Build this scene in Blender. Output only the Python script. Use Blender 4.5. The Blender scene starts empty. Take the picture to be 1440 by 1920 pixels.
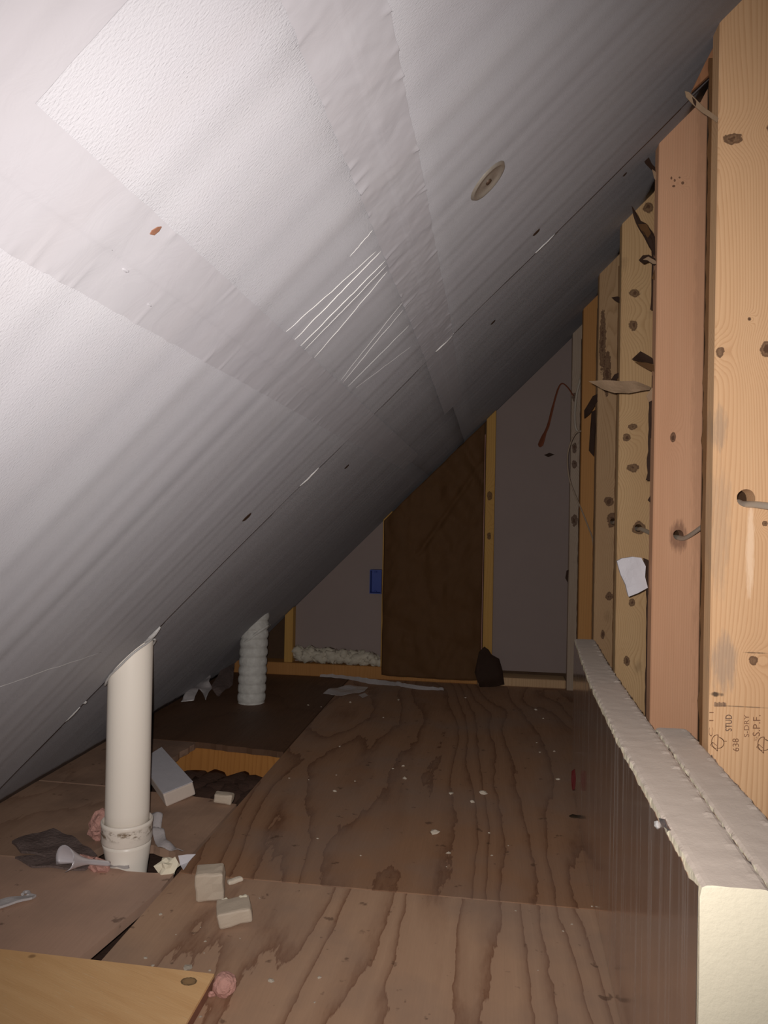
import bpy, bmesh, math, random
from mathutils import Vector, Matrix, noise
random.seed(7)
S = bpy.context.scene
COL = S.collection
V = Vector
# ------------------------------------------------------------------ camera, world, light, exposure
FPX, EYE = 1420.0, 0.71
YAW, PITCH, ROLL = math.radians(7.948), math.radians(0.447), math.radians(1.1)
_r = V((math.cos(YAW), math.sin(YAW), 0))
_f = V((-math.sin(YAW)*math.cos(PITCH), math.cos(YAW)*math.cos(PITCH), math.sin(PITCH)))
_u = _r.cross(_f)
RGT = _r*math.cos(ROLL) + _u*math.sin(ROLL)
UPV = -_r*math.sin(ROLL) + _u*math.cos(ROLL)
EYEP = V((0, 0, EYE))
cam = bpy.data.objects.new('camera', bpy.data.cameras.new('camera'))
COL.objects.link(cam)
m = Matrix((RGT, UPV, -_f)).transposed().to_4x4(); m.translation = EYEP
cam.matrix_world = m
cam.data.sensor_fit = 'VERTICAL'; cam.data.sensor_height = 36; cam.data.lens = 36*FPX/1920
cam.data.clip_start = 0.02
S.camera = cam

w = bpy.data.worlds.new('world'); S.world = w; w.use_nodes = True
w.node_tree.nodes['Background'].inputs[0].default_value = (1.0, 0.72, 0.58, 1)
w.node_tree.nodes['Background'].inputs[1].default_value = 0.010

def lamp(name, loc, watts, size, col=(1, 1, 1)):
    l = bpy.data.lights.new(name, 'SPOT'); l.energy = watts; l.shadow_soft_size = size; l.color = col
    l.spot_size = math.radians(104); l.spot_blend = 1.0
    o = bpy.data.objects.new(name, l); COL.objects.link(o); o.matrix_world = m.copy(); o.location = loc
    return o
# the phone's flash beside the lens
lamp('phone_flash', EYEP - RGT*0.012 + UPV*0.012, 66.0, 0.004, (1.0, 0.955, 0.915))

S.view_settings.view_transform = 'Standard'; S.view_settings.look = 'None'
S.view_settings.exposure = 0.0; S.view_settings.gamma = 1.0; S.view_settings.use_curve_mapping = False

# ------------------------------------------------------------------ survey: sight lines of the photo met with real planes
def sight(x, y): return _f*FPX + RGT*(x-720) + UPV*(960-y)
def onz(x, y, z=0.0):
    d = sight(x, y); return EYEP + d*((z-EYE)/d.z)
def ony(x, y, Y):
    d = sight(x, y); return EYEP + d*(Y/d.y)
def onx(x, y, X):
    d = sight(x, y); return EYEP + d*(X/d.x)
CN = V((1, 0, -1)).normalized()          # ceiling: z = x + 1.14, underside normal
def onc(x, y):
    d = sight(x, y); t = CN.dot(V((-1.14, 0, 0))-EYEP)/CN.dot(d); p = EYEP + d*t
    return p.x, p.y

# ------------------------------------------------------------------ materials
class NT:
    def __init__(s, name):
        s.m = bpy.data.materials.new(name); s.m.use_nodes = True; s.t = s.m.node_tree
        s.b = s.t.nodes['Principled BSDF']
    def n(s, typ, **k):
        nd = s.t.nodes.new(typ)
        for a, v in k.items(): setattr(nd, a, v)
        return nd
    def put(s, sock, v):
        if isinstance(v, bpy.types.NodeSocket): s.t.links.new(v, sock)
        elif isinstance(v, (tuple, list)) and len(v) == 3 and sock.type == 'RGBA': sock.default_value = (*v, 1)
        else: sock.default_value = v
    def math(s, op, a, b=None, c=None):
        nd = s.n('ShaderNodeMath', operation=op); s.put(nd.inputs[0], a)
        if b is not None: s.put(nd.inputs[1], b)
        if c is not None: s.put(nd.inputs[2], c)
        return nd.outputs[0]
    def pos(s, local=False):
        return s.n('ShaderNodeTexCoord').outputs['Object'] if local else s.n('ShaderNodeNewGeometry').outputs['Position']
    def mul(s, v, sc, off=(0, 0, 0)):
        nd = s.n('ShaderNodeVectorMath', operation='MULTIPLY_ADD')
        s.put(nd.inputs[0], v); nd.inputs[1].default_value = sc; nd.inputs[2].default_value = off
        return nd.outputs[0]
    def noise(s, v, scale, detail=3, rough=0.5, dist=0.0):
        nd = s.n('ShaderNodeTexNoise'); s.put(nd.inputs['Vector'], v)
        nd.inputs['Scale'].default_value = scale; nd.inputs['Detail'].default_value = detail
        nd.inputs['Roughness'].default_value = rough; nd.inputs['Distortion'].default_value = dist
        return nd.outputs['Fac']
    def ramp(s, f, stops, interp='LINEAR'):
        nd = s.n('ShaderNodeValToRGB'); s.put(nd.inputs[0], f); e = nd.color_ramp.elements
        nd.color_ramp.interpolation = interp
        while len(e) < len(stops): e.new(0.5)
        for el, (p, c) in zip(e, stops):
            el.position = p; el.color = (*c, 1) if isinstance(c, tuple) else (c, c, c, 1)
        return nd.outputs[0]
    def mix(s, f, a, b, mode='MIX'):
        nd = s.n('ShaderNodeMix', data_type='RGBA', blend_type=mode)
        s.put(nd.inputs[0], f); s.put(nd.inputs[6], a); s.put(nd.inputs[7], b); return nd.outputs[2]
    def bump(s, h, strength, dist, prev=None):
        nd = s.n('ShaderNodeBump'); nd.inputs['Strength'].default_value = strength
        nd.inputs['Distance'].default_value = dist; s.put(nd.inputs['Height'], h)
        if prev is not None: s.put(nd.inputs['Normal'], prev)
        return nd.outputs[0]
    def fin(s, col, rough=0.7, normal=None, metal=0.0, spec=0.3, alpha=None, trans=None, drough=0.1):
        s.b.inputs['Diffuse Roughness'].default_value = drough
        s.put(s.b.inputs['Base Color'], col); s.put(s.b.inputs['Roughness'], rough)
        s.b.inputs['Metallic'].default_value = metal; s.b.inputs['Specular IOR Level'].default_value = spec
        if normal is not None: s.put(s.b.inputs['Normal'], normal)
        if alpha is not None: s.put(s.b.inputs['Alpha'], alpha)
        if trans is not None: s.b.inputs['Transmission Weight'].default_value = trans
        return s.m

def spot(k, p, c, rad):
    """squared elliptical distance from c"""
    v = k.mul(p, tuple(1/q for q in rad), tuple(-a/q for a, q in zip(c, rad)))
    nd = k.n('ShaderNodeVectorMath', operation='DOT_PRODUCT'); k.put(nd.inputs[0], v); k.put(nd.inputs[1], v)
    return nd.outputs['Value']

def wood(name, light, dark, knots=(), stains=(), rings=95, along=0.9, amp=3.0, seed=0.0, spots=0.0, rough=0.75, contrast=0.75):
    """sawn softwood, grain along z, rings across x/y; knots (x, z, rx, rz); stains (x, z, rx, rz, colour, strength)"""
    k = NT(name); p = k.pos()
    q = k.mul(p, (1, 1, 1), (seed*3.1, seed*1.7, seed*2.3))
    sp = k.n('ShaderNodeSeparateXYZ'); k.put(sp.inputs[0], q)
    across = k.math('ADD', sp.outputs[0], k.math('MULTIPLY', sp.outputs[1], 0.7))
    warp = k.noise(k.mul(q, (7, 5, along)), 1.0, 2, 0.45)
    ph = k.math('ADD', k.math('MULTIPLY', across, rings), k.math('MULTIPLY', warp, amp*4))
    ks = []
    for (x, z, rx, rz) in knots:
        d2 = spot(k, p, (x, 0, z), (rx, 1e3, rz)); ks.append(d2)
        g = k.math('POWER', 2.718, k.math('MULTIPLY', d2, -0.10))
        ph = k.math('ADD', ph, k.math('MULTIPLY', g, 4.2))
    ph = k.math('ADD', ph, k.math('MULTIPLY', k.noise(k.mul(q, (300, 300, 12)), 1.0, 2), 0.35))
    saw = k.math('FRACT', ph)
    grain = k.ramp(saw, [(0.0, 0.0), (0.55, 0.18), (0.9, 1.0), (1.0, 0.05)])
    fib = k.noise(k.mul(q, (420, 420, 5)), 1.0, 3, 0.6)
    big = k.noise(k.mul(q, (14, 14, 2.2)), 1.0, 3, 0.55)
    col = k.mix(k.math('MULTIPLY', grain, contrast), light, dark)
    col = k.mix(k.math('MULTIPLY', k.math('SUBTRACT', fib, 0.3), 0.5), col, tuple(c*0.72 for c in light))
    col = k.mix(k.ramp(big, [(0.35, 0.0), (0.75, 0.55)]), col, tuple(c*f for c, f in zip(light, (0.80, 0.72, 0.66))))
    if spots:
        vo = k.n('ShaderNodeTexVoronoi'); k.put(vo.inputs['Vector'], k.mul(q, (15, 15, 9))); vo.inputs['Scale'].default_value = 1.0
        dd = k.math('ADD', vo.outputs['Distance'], k.math('MULTIPLY', k.noise(k.mul(q, (90, 90, 60)), 1.0, 2), 0.25))
        col = k.mix(k.ramp(dd, [(0.17, spots), (0.36, 0.0)]), col, tuple(c*0.30 for c in dark))
    rg = k.noise(k.mul(p, (90, 90, 90)), 1.0, 3, 0.6)
    for d2 in ks:
        e = k.math('ADD', d2, k.math('MULTIPLY', k.math('SUBTRACT', rg, 0.5), 2.0))
        col = k.mix(k.ramp(e, [(0.0, 0.75), (0.55, 0.85), (0.85, 0.95), (1.0, 0.35), (1.0, 0.0)]) if False else
                    k.ramp(e, [(0.0, 0.95), (0.25, 0.7), (0.6, 0.85), (0.85, 0.75), (1.25, 0.0)]), col, (0.085, 0.036, 0.018))
    for (x, z, rx, rz, c, st) in stains:
        d2 = spot(k, p, (x, 0, z), (rx, 1e3, rz))
        e = k.math('ADD', d2, k.math('MULTIPLY', k.math('SUBTRACT', k.noise(k.mul(p, (160, 160, 26)), 1.0, 3, 0.7), 0.5), 2.2))
        col = k.mix(k.ramp(e, [(0.25, st), (1.0, 0.0)]), col, c)
    nb = k.bump(k.math('ADD', k.math('MULTIPLY', fib, 0.6), k.math('MULTIPLY', grain, -0.3)), 0.35, 0.0006)
    return k.fin(col, rough, nb)

def plywood(name, light, dark, seed, lines=6.0, across=3.2, along=0.75, shift=0.0, grey=(0.30, 0.22, 0.18), contrast=0.9, dirt=0.5):
    """rotary-cut softwood ply lying flat: wide flame figure along y with ragged one-sided dark edges"""
    k = NT(name); p = k.pos()
    q = k.mul(p, (1, 1, 1), (seed*5.3, seed*2.9, seed))
    h = k.noise(k.mul(q, (across, along, 1)), 1.0, 2, 0.42, 0.15)
    sp = k.n('ShaderNodeSeparateXYZ'); k.put(sp.inputs[0], q)
    rag = k.noise(k.mul(q, (42, 9, 1)), 1.0, 4, 0.62)
    ph = k.math('MULTIPLY_ADD', h, lines*2.2, k.math('MULTIPLY', sp.outputs[0], shift))
    ph = k.math('ADD', ph, k.math('MULTIPLY', rag, 0.62))
    saw = k.math('FRACT', ph)
    g = k.ramp(saw, [(0.0, 0.12), (0.45, 0.0), (0.78, 0.28), (0.93, 0.75), (0.975, 1.0), (1.0, 0.12)])
    fib = k.noise(k.mul(q, (260, 8, 1)), 1.0, 3, 0.65)
    big = k.noise(k.mul(q, (4, 4, 4)), 1.0, 4, 0.6)
    col = k.mix(k.math('MULTIPLY', g, contrast), light, dark)
    col = k.mix(k.math('MULTIPLY', fib, 0.42), col, tuple(c*0.66 for c in light))
    col = k.mix(k.ramp(big, [(0.42, 0.0), (0.68, dirt)]), col, grey)
    col = k.mix(k.ramp(k.noise(k.mul(q, (34, 34, 34)), 1.0, 3, 0.6), [(0.66, 0.0), (0.72, 0.55)]), col, (0.07, 0.035, 0.022))
    nb = k.bump(k.math('ADD', fib, k.math('MULTIPLY', g, -0.6)), 0.3, 0.0009)
    return k.fin(col, k.ramp(fib, [(0.2, 0.5), (0.8, 0.72)]), nb, spec=0.28)

def plain(name, col, rough=0.7, var=0.25, scale=30, bump=0.0, metal=0.0, spec=0.3, bscale=None, var_col=None):
    k = NT(name); p = k.pos(True)
    nz = k.noise(p, scale, 4, 0.6)
    c = k.mix(k.math('MULTIPLY', nz, var*2), col, var_col or tuple(x*0.6 for x in col))
    nb = k.bump(k.noise(p, bscale or scale*3, 4, 0.65), 1.0, bump) if bump else None
    return k.fin(c, rough, nb, metal, spec)

def facer_mat(name, col, leather, rough, spec):
    k = NT(name); p = k.pos()
    # coordinates in the board: along depth y and up the slope
    sp = k.n('ShaderNodeSeparateXYZ'); k.put(sp.inputs[0], p)
    cb = k.n('ShaderNodeCombineXYZ'); k.put(cb.inputs[0], k.math('MULTIPLY', sp.outputs[0], 1.414)); k.put(cb.inputs[1], sp.outputs[1])
    v = cb.outputs[0]
    big = k.noise(v, 3.0, 4, 0.6)
    c = k.mix(k.ramp(big, [(0.35, 0.0), (0.7, 0.5)]), col, tuple(a*b for a, b in zip(col, (0.90, 0.87, 0.90))))
    c = k.mix(k.ramp(k.noise(k.mul(v, (1.6, 22, 1)), 1.0, 2, 0.5), [(0.40, 0.0), (0.75, 0.16)]), c, tuple(a*b for a, b in zip(col, (0.86, 0.80, 0.76))))
    nb = None
    if leather:
        lt = k.noise(k.mul(v, (360, 620, 1)), 1.0, 2, 0.5, 0.4)
        nb = k.bump(lt, 1.0, leather)
    else:
        lt = k.noise(k.mul(v, (26, 34, 1)), 1.0, 4, 0.6, 1.2)
        nb = k.bump(lt, 1.0, 0.0006)
    return k.fin(c, rough, nb, spec=spec, drough=0.55)

M = {}
M['facer'] = facer_mat('white_facer', (0.238, 0.229, 0.241), 0.0007, 0.55, 0.3)
M['tape'] = facer_mat('white_seam_tape', (0.214, 0.203, 0.214), 0, 0.45, 0.35)
M['facer_white'] = plain('torn_white_facer', (0.50, 0.48, 0.47), 0.4, 0.15, 60, 0.0004, spec=0.5)
M['foam'] = plain('cream_foam', (0.88, 0.80, 0.63), 0.85, 0.08, 35, 0.0008, bscale=180, spec=0.15)
M['foam_dimmed'] = plain('dimmed_foam', (0.74, 0.63, 0.55), 0.85, 0.08, 60, 0.0003, bscale=260, spec=0.15)  # dimmer foam tone, paints the grazing light on the board tops
M['foam_beige'] = plain('beige_foam', (0.57, 0.47, 0.37), 0.6, 0.12, 60, 0.0004, bscale=260, spec=0.35)
M['foam_white'] = plain('white_foam', (0.60, 0.56, 0.56), 0.8, 0.12, 30, 0.001, bscale=150, spec=0.2)
M['foam_grey'] = plain('grey_faced_foam', (0.68, 0.65, 0.69), 0.7, 0.2, 40, 0.0006, spec=0.25)
M['crumb'] = plain('foam_crumb', (0.74, 0.64, 0.52), 0.6, 0.15, 80, 0.0008, spec=0.5)
M['spray'] = plain('spray_foam', (0.62, 0.55, 0.44), 0.6, 0.3, 40, 0.003, bscale=60)
M['pvc'] = plain('cream_pvc', (0.93, 0.855, 0.765), 0.32, 0.04, 9, spec=0.45)
M['kraft'] = plain('brown_kraft_paper', (0.125, 0.058, 0.021), 0.8, 0.35, 26, 0.0015, bscale=40)
M['kraft_dark'] = plain('dark_kraft_paper', (0.040, 0.019, 0.011), 0.85, 0.3, 40, 0.0006)
M['kraft_light'] = plain('pale_torn_paper', (0.36, 0.24, 0.15), 0.8, 0.35, 60, 0.0006)
M['kraft_red'] = plain('reddish_paper', (0.22, 0.065, 0.03), 0.8, 0.3, 40)
M['pink'] = plain('pink_fibreglass', (0.70, 0.38, 0.32), 0.95, 0.25, 90, 0.003, bscale=260, spec=0.1)
M['greyfluff'] = plain('dusty_grey_batt', (0.23, 0.17, 0.155), 0.95, 0.4, 40, 0.004, bscale=120, spec=0.1)
M['foil'] = plain('crumpled_foil', (0.72, 0.68, 0.70), 0.3, 0.15, 40, 0.002, metal=0.85, bscale=60)
M['cone'] = plain('silvery_white_plastic', (0.72, 0.68, 0.72), 0.3, 0.1, 40, spec=0.6, metal=0.25)
M['poly'] = plain('pale_plastic_film', (0.55, 0.50, 0.50), 0.3, 0.3, 50, 0.002, spec=0.6, bscale=60)
M['cable'] = plain('pale_cable_sheath', (0.50, 0.42, 0.34), 0.45, 0.15, 40)
M['cable_thin'] = plain('thin_grey_cable', (0.33, 0.24, 0.17), 0.5, 0.15, 40)
M['blue'] = plain('blue_plastic', (0.03, 0.06, 0.30), 0.4, 0.15, 40)
M['steel'] = plain('dull_steel', (0.38, 0.33, 0.28), 0.45, 0.3, 120, 0.0004, metal=0.6)
M['rust'] = plain('dark_screw', (0.07, 0.04, 0.025), 0.5, 0.3, 120, metal=0.3)
M['dirt'] = plain('knot_hole_black', (0.05, 0.03, 0.015), 0.9, 0.3, 120)  # dark of a knot hole put into the colour
M['ink'] = plain('brown_stamp_ink', (0.32, 0.165, 0.09), 0.8, 0.3, 300)
M['ink_grey'] = plain('grey_stamp_ink', (0.20, 0.12, 0.085), 0.8, 0.3, 300)
M['red'] = plain('red_reflection_tint', (0.09, 0.004, 0.004), 0.5, 0.2, 60)  # colour of the painted reflection at the foil face
M['sub'] = plain('dark_floor_cavity', (0.10, 0.055, 0.04), 0.95, 0.4, 12, 0.006, bscale=30)
M['cavity'] = plain('kraft_wall_cavity', (0.17, 0.09, 0.045), 0.9, 0.3, 10, 0.001)
M['sheath'] = plain('grey_white_sheathing', (0.30, 0.232, 0.212), 0.85, 0.12, 8, 0.0008, bscale=60)
M['back'] = plain('dark_osb', (0.10, 0.055, 0.03), 0.9, 0.4, 30, 0.001)

# ruffled white duct cover
k = NT('white_duct_jacket'); p = k.pos()
M['duct'] = k.fin(k.mix(k.ramp(k.noise(p, 60, 3), [(0.35, 0.0), (0.75, 0.5)]), (0.66, 0.64, 0.60), (0.40, 0.37, 0.34)), 0.6,
                  k.bump(k.noise(p, 120, 3), 1.0, 0.0015))
# brushed foil facing: bright metal with vertical rub marks
k = NT('brushed_foil_facing'); p = k.pos()
st = k.noise(k.mul(p, (0, 34, 0.9)), 1.0, 6, 0.78); fine = k.noise(k.mul(p, (0, 330, 3.0)), 1.0, 3, 0.6)
c = k.mix(k.ramp(st, [(0.53, 0.0), (0.74, 1.0)]), (0.76, 0.67, 0.62), (0.80, 0.76, 0.75))
M['foilface'] = k.fin(c, k.ramp(st, [(0.30, 0.10), (0.54, 0.15), (0.64, 0.36), (0.8, 0.5)]), k.bump(fine, 0.25, 0.0003), metal=0.88, spec=0.5)
k.put(k.b.inputs['Metallic'], k.ramp(st, [(0.50, 0.90), (0.62, 0.72), (0.72, 0.45)]))

# ------------------------------------------------------------------ mesh helpers
def wloc(o):
    p = V((0, 0, 0))
    while o: p += o.location; o = o.parent
    return p
def obj(name, bm, mat, parent=None, smooth=False, kind=None, label=None):
    base = wloc(parent)
    if base.length > 0: bmesh.ops.translate(bm, verts=bm.verts, vec=-base)
    bmesh.ops.recalc_face_normals(bm, faces=bm.faces)
    me = bpy.data.meshes.new(name); bm.to_mesh(me); bm.free()
    if isinstance(mat, (list, tuple)):
        for x in mat: me.materials.append(x)
    else: me.materials.append(mat)
    if smooth:
        for f in me.polygons: f.use_smooth = True
    o = bpy.data.objects.new(name, me); COL.objects.link(o); o.parent = parent
    if kind: o['kind'] = kind
    if label: o['label'] = label
    return o
def lone(name, bm, mat, label, cat, group=None, smooth=False):
    """a thing that is one mesh, origin at its base"""
    lo = V((1e9,)*3); hi = V((-1e9,)*3)
    for v in bm.verts:
        for i in range(3): lo[i] = min(lo[i], v.co[i]); hi[i] = max(hi[i], v.co[i])
    b = V(((lo.x+hi.x)/2, (lo.y+hi.y)/2, lo.z))
    bmesh.ops.translate(bm, verts=bm.verts, vec=-b)
    o = obj(name, bm, mat, None, smooth); o.location = b
    return tag(o, label, cat, group)
def tag(o, label, cat, group=None):
    o['label'] = label; o['category'] = cat
    if group: o['group'] = group
    return o
def thing(name, loc, label, cat, group=None):
    o = bpy.data.objects.new(name, None); COL.objects.link(o); o.location = loc; o.empty_display_size = 0.05
    return tag(o, label, cat, group)
def box(bm, lo, hi):
    vs = [bm.verts.new((x, y, z)) for x in (lo[0], hi[0]) for y in (lo[1], hi[1]) for z in (lo[2], hi[2])]
    for f in ((0, 1, 3, 2), (4, 6, 7, 5), (0, 4, 5, 1), (2, 3, 7, 6), (0, 2, 6, 4), (1, 5, 7, 3)):
        bm.faces.new([vs[i] for i in f])
    return vs
def bevel(bm, w, seg=1):
    bmesh.ops.bevel(bm, geom=bm.edges[:], offset=w, segments=seg, affect='EDGES', profile=0.5, clamp_overlap=True)
def prism(bm, pts, vec):
    """closed prism from a polygon of 3-D points pushed along vec"""
    a = [bm.verts.new(p) for p in pts]; b = [bm.verts.new(V(p)+V(vec)) for p in pts]
    bm.faces.new(a); bm.faces.new(b[::-1])
    for i in range(len(a)):
        j = (i+1) % len(a); bm.faces.new((a[i], a[j], b[j], b[i]))
def tube(bm, pts, r, seg=10, cap=True, flat=1.0):
    pts = [V(p) for p in pts]; rings = []
    n = None
    for i, p in enumerate(pts):
        t = (pts[min(i+1, len(pts)-1)]-pts[max(i-1, 0)]).normalized()
        if n is None: n = t.orthogonal().normalized()
        n = (n - t*n.dot(t)).normalized(); b = t.cross(n)
        rr = r[i] if isinstance(r, (list, tuple)) else r
        rings.append([bm.verts.new(p + (n*math.cos(a)+b*math.sin(a)*flat)*rr) for a in [2*math.pi*q/seg for q in range(seg)]])
    for A, B in zip(rings, rings[1:]):
        for q in range(seg): bm.faces.new((A[q], A[(q+1) % seg], B[(q+1) % seg], B[q]))
    if cap: bm.faces.new(rings[0][::-1]); bm.faces.new(rings[-1])
def spline(pts, n=10):
    pts = [V(p) for p in pts]; out = []
    P = [pts[0]]+pts+[pts[-1]]
    for i in range(1, len(P)-2):
        a, b, c, d = P[i-1:i+3]
        for j in range(n):
            t = j/n
            out.append(0.5*((2*b)+(c-a)*t+(2*a-5*b+4*c-d)*t*t+(3*b-a-3*c+d)*t**3))
    out.append(pts[-1]); return out
def lathe(bm, prof, c, seg=40, axis=None):
    rings = []
    for (r, z, *off) in prof:
        ox, oy = off if off else (0, 0)
        rings.append([bm.verts.new((c[0]+ox+r*math.cos(2*math.pi*q/seg), c[1]+oy+r*math.sin(2*math.pi*q/seg), z)) for q in range(seg)])
    for A, B in zip(rings, rings[1:]):
        for q in range(seg): bm.faces.new((A[q], A[(q+1) % seg], B[(q+1) % seg], B[q]))
    bm.faces.new(rings[0][::-1]); bm.faces.new(rings[-1])
def lump(bm, c, rad, sub=2, jit=0.25, freq=2.0, seed=0):
    r = bmesh.ops.create_icosphere(bm, subdivisions=sub, radius=1.0)
    for v in r['verts']:
        d = noise.noise(v.co*freq + V((seed*3.7, seed, -seed)))
        v.co = V(c) + V(a*b for a, b in zip(v.co*(1+jit*d*2), rad))
def sheetlet(bm, pts, normal, thick, sub=2, curl=0.0, freq=20.0, seed=0.0):
    """thin ragged sheet from an outline, wrinkled along its normal"""
    f = bm.faces.new([bm.verts.new(p) for p in pts])
    bmesh.ops.triangulate(bm, faces=[f])
    for _ in range(sub):
        bmesh.ops.subdivide_edges(bm, edges=bm.edges[:], cuts=1, use_grid_fill=True)
        bmesh.ops.triangulate(bm, faces=bm.faces[:])
    n = V(normal)
    for v in bm.verts: v.co += n*curl*noise.noise(v.co*freq+V((seed, seed*2, 0)))
    ret = bmesh.ops.extrude_face_region(bm, geom=bm.faces[:])
    bmesh.ops.translate(bm, verts=[g for g in ret['geom'] if isinstance(g, bmesh.types.BMVert)], vec=n*thick)

# ------------------------------------------------------------------ floor: plywood sheets over a dark cavity
WFLR = -0.12
bm = bmesh.new(); box(bm, (-1.30, -0.6, -0.16), (0.44, 3.42, WFLR))
floor = obj('floor', bm, M['sub'], kind='structure')
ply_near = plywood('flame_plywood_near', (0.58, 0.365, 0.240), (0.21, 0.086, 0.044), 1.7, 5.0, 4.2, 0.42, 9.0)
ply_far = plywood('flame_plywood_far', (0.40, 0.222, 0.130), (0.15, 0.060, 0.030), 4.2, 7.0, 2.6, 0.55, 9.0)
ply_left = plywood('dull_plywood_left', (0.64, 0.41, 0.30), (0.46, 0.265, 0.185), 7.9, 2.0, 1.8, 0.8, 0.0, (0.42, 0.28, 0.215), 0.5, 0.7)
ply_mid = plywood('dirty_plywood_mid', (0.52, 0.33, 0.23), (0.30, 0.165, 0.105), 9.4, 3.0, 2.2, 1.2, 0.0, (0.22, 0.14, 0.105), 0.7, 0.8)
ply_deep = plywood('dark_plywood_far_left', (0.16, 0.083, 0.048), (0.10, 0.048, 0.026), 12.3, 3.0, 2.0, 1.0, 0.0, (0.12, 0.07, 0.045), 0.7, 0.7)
def rag(pts, seed, step=0.02, amp=0.004, edges=None):
    """breaks the listed edges of a polygon into a ragged line"""
    out = []
    for i, p in enumerate(pts):
        q = pts[(i+1) % len(pts)]; out.append(V((p[0], p[1], 0)))
        if edges is None or i in edges:
            a, b = V((p[0], p[1], 0)), V((q[0], q[1], 0)); n = max(1, int((b-a).length/step))
            t = (b-a).normalized(); nn = V((-t.y, t.x, 0))
            for j in range(1, n):
                c = a+(b-a)*(j/n); out.append(c+nn*amp*2*noise.noise(c*35+V((seed, 0, 0))))
    return out
def ply(pts, mat, z=0.0, edges=(), seed=0, label=None, th=0.018, amp=0.004):
    bm = bmesh.new(); prism(bm, [p+V((0, 0, z)) for p in rag(pts, seed, 0.02, amp, edges)], (0, 0, -th))
    return obj('plywood_sheet', bm, mat, floor, label=label)
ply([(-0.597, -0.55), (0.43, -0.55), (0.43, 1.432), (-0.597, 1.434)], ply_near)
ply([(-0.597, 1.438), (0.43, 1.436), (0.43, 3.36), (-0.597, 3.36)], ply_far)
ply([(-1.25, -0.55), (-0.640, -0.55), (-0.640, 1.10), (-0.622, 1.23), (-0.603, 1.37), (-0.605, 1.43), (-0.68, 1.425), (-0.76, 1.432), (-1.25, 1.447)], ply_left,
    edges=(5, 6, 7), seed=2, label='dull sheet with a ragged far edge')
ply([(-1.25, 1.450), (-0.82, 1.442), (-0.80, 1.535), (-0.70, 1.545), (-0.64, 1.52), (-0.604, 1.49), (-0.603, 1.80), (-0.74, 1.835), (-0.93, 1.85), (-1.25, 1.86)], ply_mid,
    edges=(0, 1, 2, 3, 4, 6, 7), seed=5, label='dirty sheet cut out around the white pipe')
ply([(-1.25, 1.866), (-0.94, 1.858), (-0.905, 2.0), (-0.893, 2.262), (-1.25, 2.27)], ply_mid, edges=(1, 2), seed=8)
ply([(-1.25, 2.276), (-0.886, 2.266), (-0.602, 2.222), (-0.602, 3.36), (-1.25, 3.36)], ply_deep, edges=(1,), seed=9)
joist_m = wood('orange_joist', (0.52, 0.23, 0.06), (0.36, 0.14, 0.03), seed=5, rings=60)
bm = bmesh.new(); box(bm, (-1.20, 2.268, -0.118), (-0.30, 2.306, -0.020)); bevel(bm, 0.002)
obj('joist', bm, joist_m, floor, label='orange wood joist seen in the floor hole')
bm = bmesh.new()
for i in range(14):
    t = i/13
    lump(bm, (-0.90+0.28*t, 2.15+0.05*math.sin(i*2.1), -0.10), (0.05, 0.08, 0.025), 2, 0.3, 2.5, i)
obj('insulation', bm, M['sub'], floor, True, kind='stuff')

# ------------------------------------------------------------------ sloped ceiling: foam panels, seam tape, fasteners
YJ = 1.46                                  # cross joint
rnd = random.Random(3)
WAV = [(l*rnd.uniform(.9, 1.1), rnd.uniform(0, 6.28), rnd.uniform(-.7, .7)) for l in (0.040, 0.052, 0.068, 0.09, 0.14)]
def sag(x, y):
    """perpendicular offset of the ceiling underside (positive = towards the room)"""
    d = 0.0
    for l, ph, tl in WAV:
        env = 0.55+0.9*noise.noise(V((x*1.3+ph, y*2.2, ph)))
        d += math.sin(2*math.pi*(y+0.02*tl*x)/l+ph)*l*0.0060*env*(1-0.62*min(1, max(0, (y-0.75)/1.0)))
    d += 0.0022*noise.noise(V((x*4, y*5, 1.3)))
    if y < YJ: d += 0.008*max(0, (-0.45-x)/0.6)**2*math.exp(-((y-YJ)/0.45)**2)
    else:
        g = min(1, (y-YJ)/0.8); e = max(0, abs(x+0.20)-0.12)/0.45
        d -= 0.003+0.017*g+min(0.012, 0.012*e)*(1-g)
    return d
def cpt(x, y, off=0.0):
    d = sag(x, y)+off
    return V((x, y, x+1.14))+CN*d
def frange(a, b, st):
    n = max(1, round((b-a)/st)); return [a+(b-a)*i/n for i in range(n+1)]
def panel(x0, x1, y0, y1, jit_edge=None):
    bm = bmesh.new(); xs = frange(x0, x1, 0.045); ys = frange(y0, y1, 0.0042 if y0 < 1.4 else 0.007)
    g = []
    for i, x in enumerate(xs):
        row = []
        for j, y in enumerate(ys):
            yy = y
            if jit_edge and j == len(ys)-1: yy = y+0.006*noise.noise(V((x*14, 3, 1)))+0.003*noise.noise(V((x*70, 1, 1)))
            row.append(bm.verts.new(cpt(x, yy)))
        g.append(row)
    for i in range(len(xs)-1):
        for j in range(len(ys)-1): bm.faces.new((g[i][j], g[i+1][j], g[i+1][j+1], g[i][j+1]))
    th = -CN*0.028
    rim = [g[i][0] for i in range(len(xs))]+[g[-1][j] for j in range(1, len(ys))]+[g[i][-1] for i in range(len(xs)-2, -1, -1)]+[g[0][j] for j in range(len(ys)-2, 0, -1)]
    top = [bm.verts.new(v.co+th) for v in rim]
    for i in range(len(rim)):
        j = (i+1) % len(rim); bm.faces.new((rim[i], rim[j], top[j], top[i]))
    bm.faces.new(top)
    o = obj('foam_panel', bm, M['facer'], ceiling, True)
    return o
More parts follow.
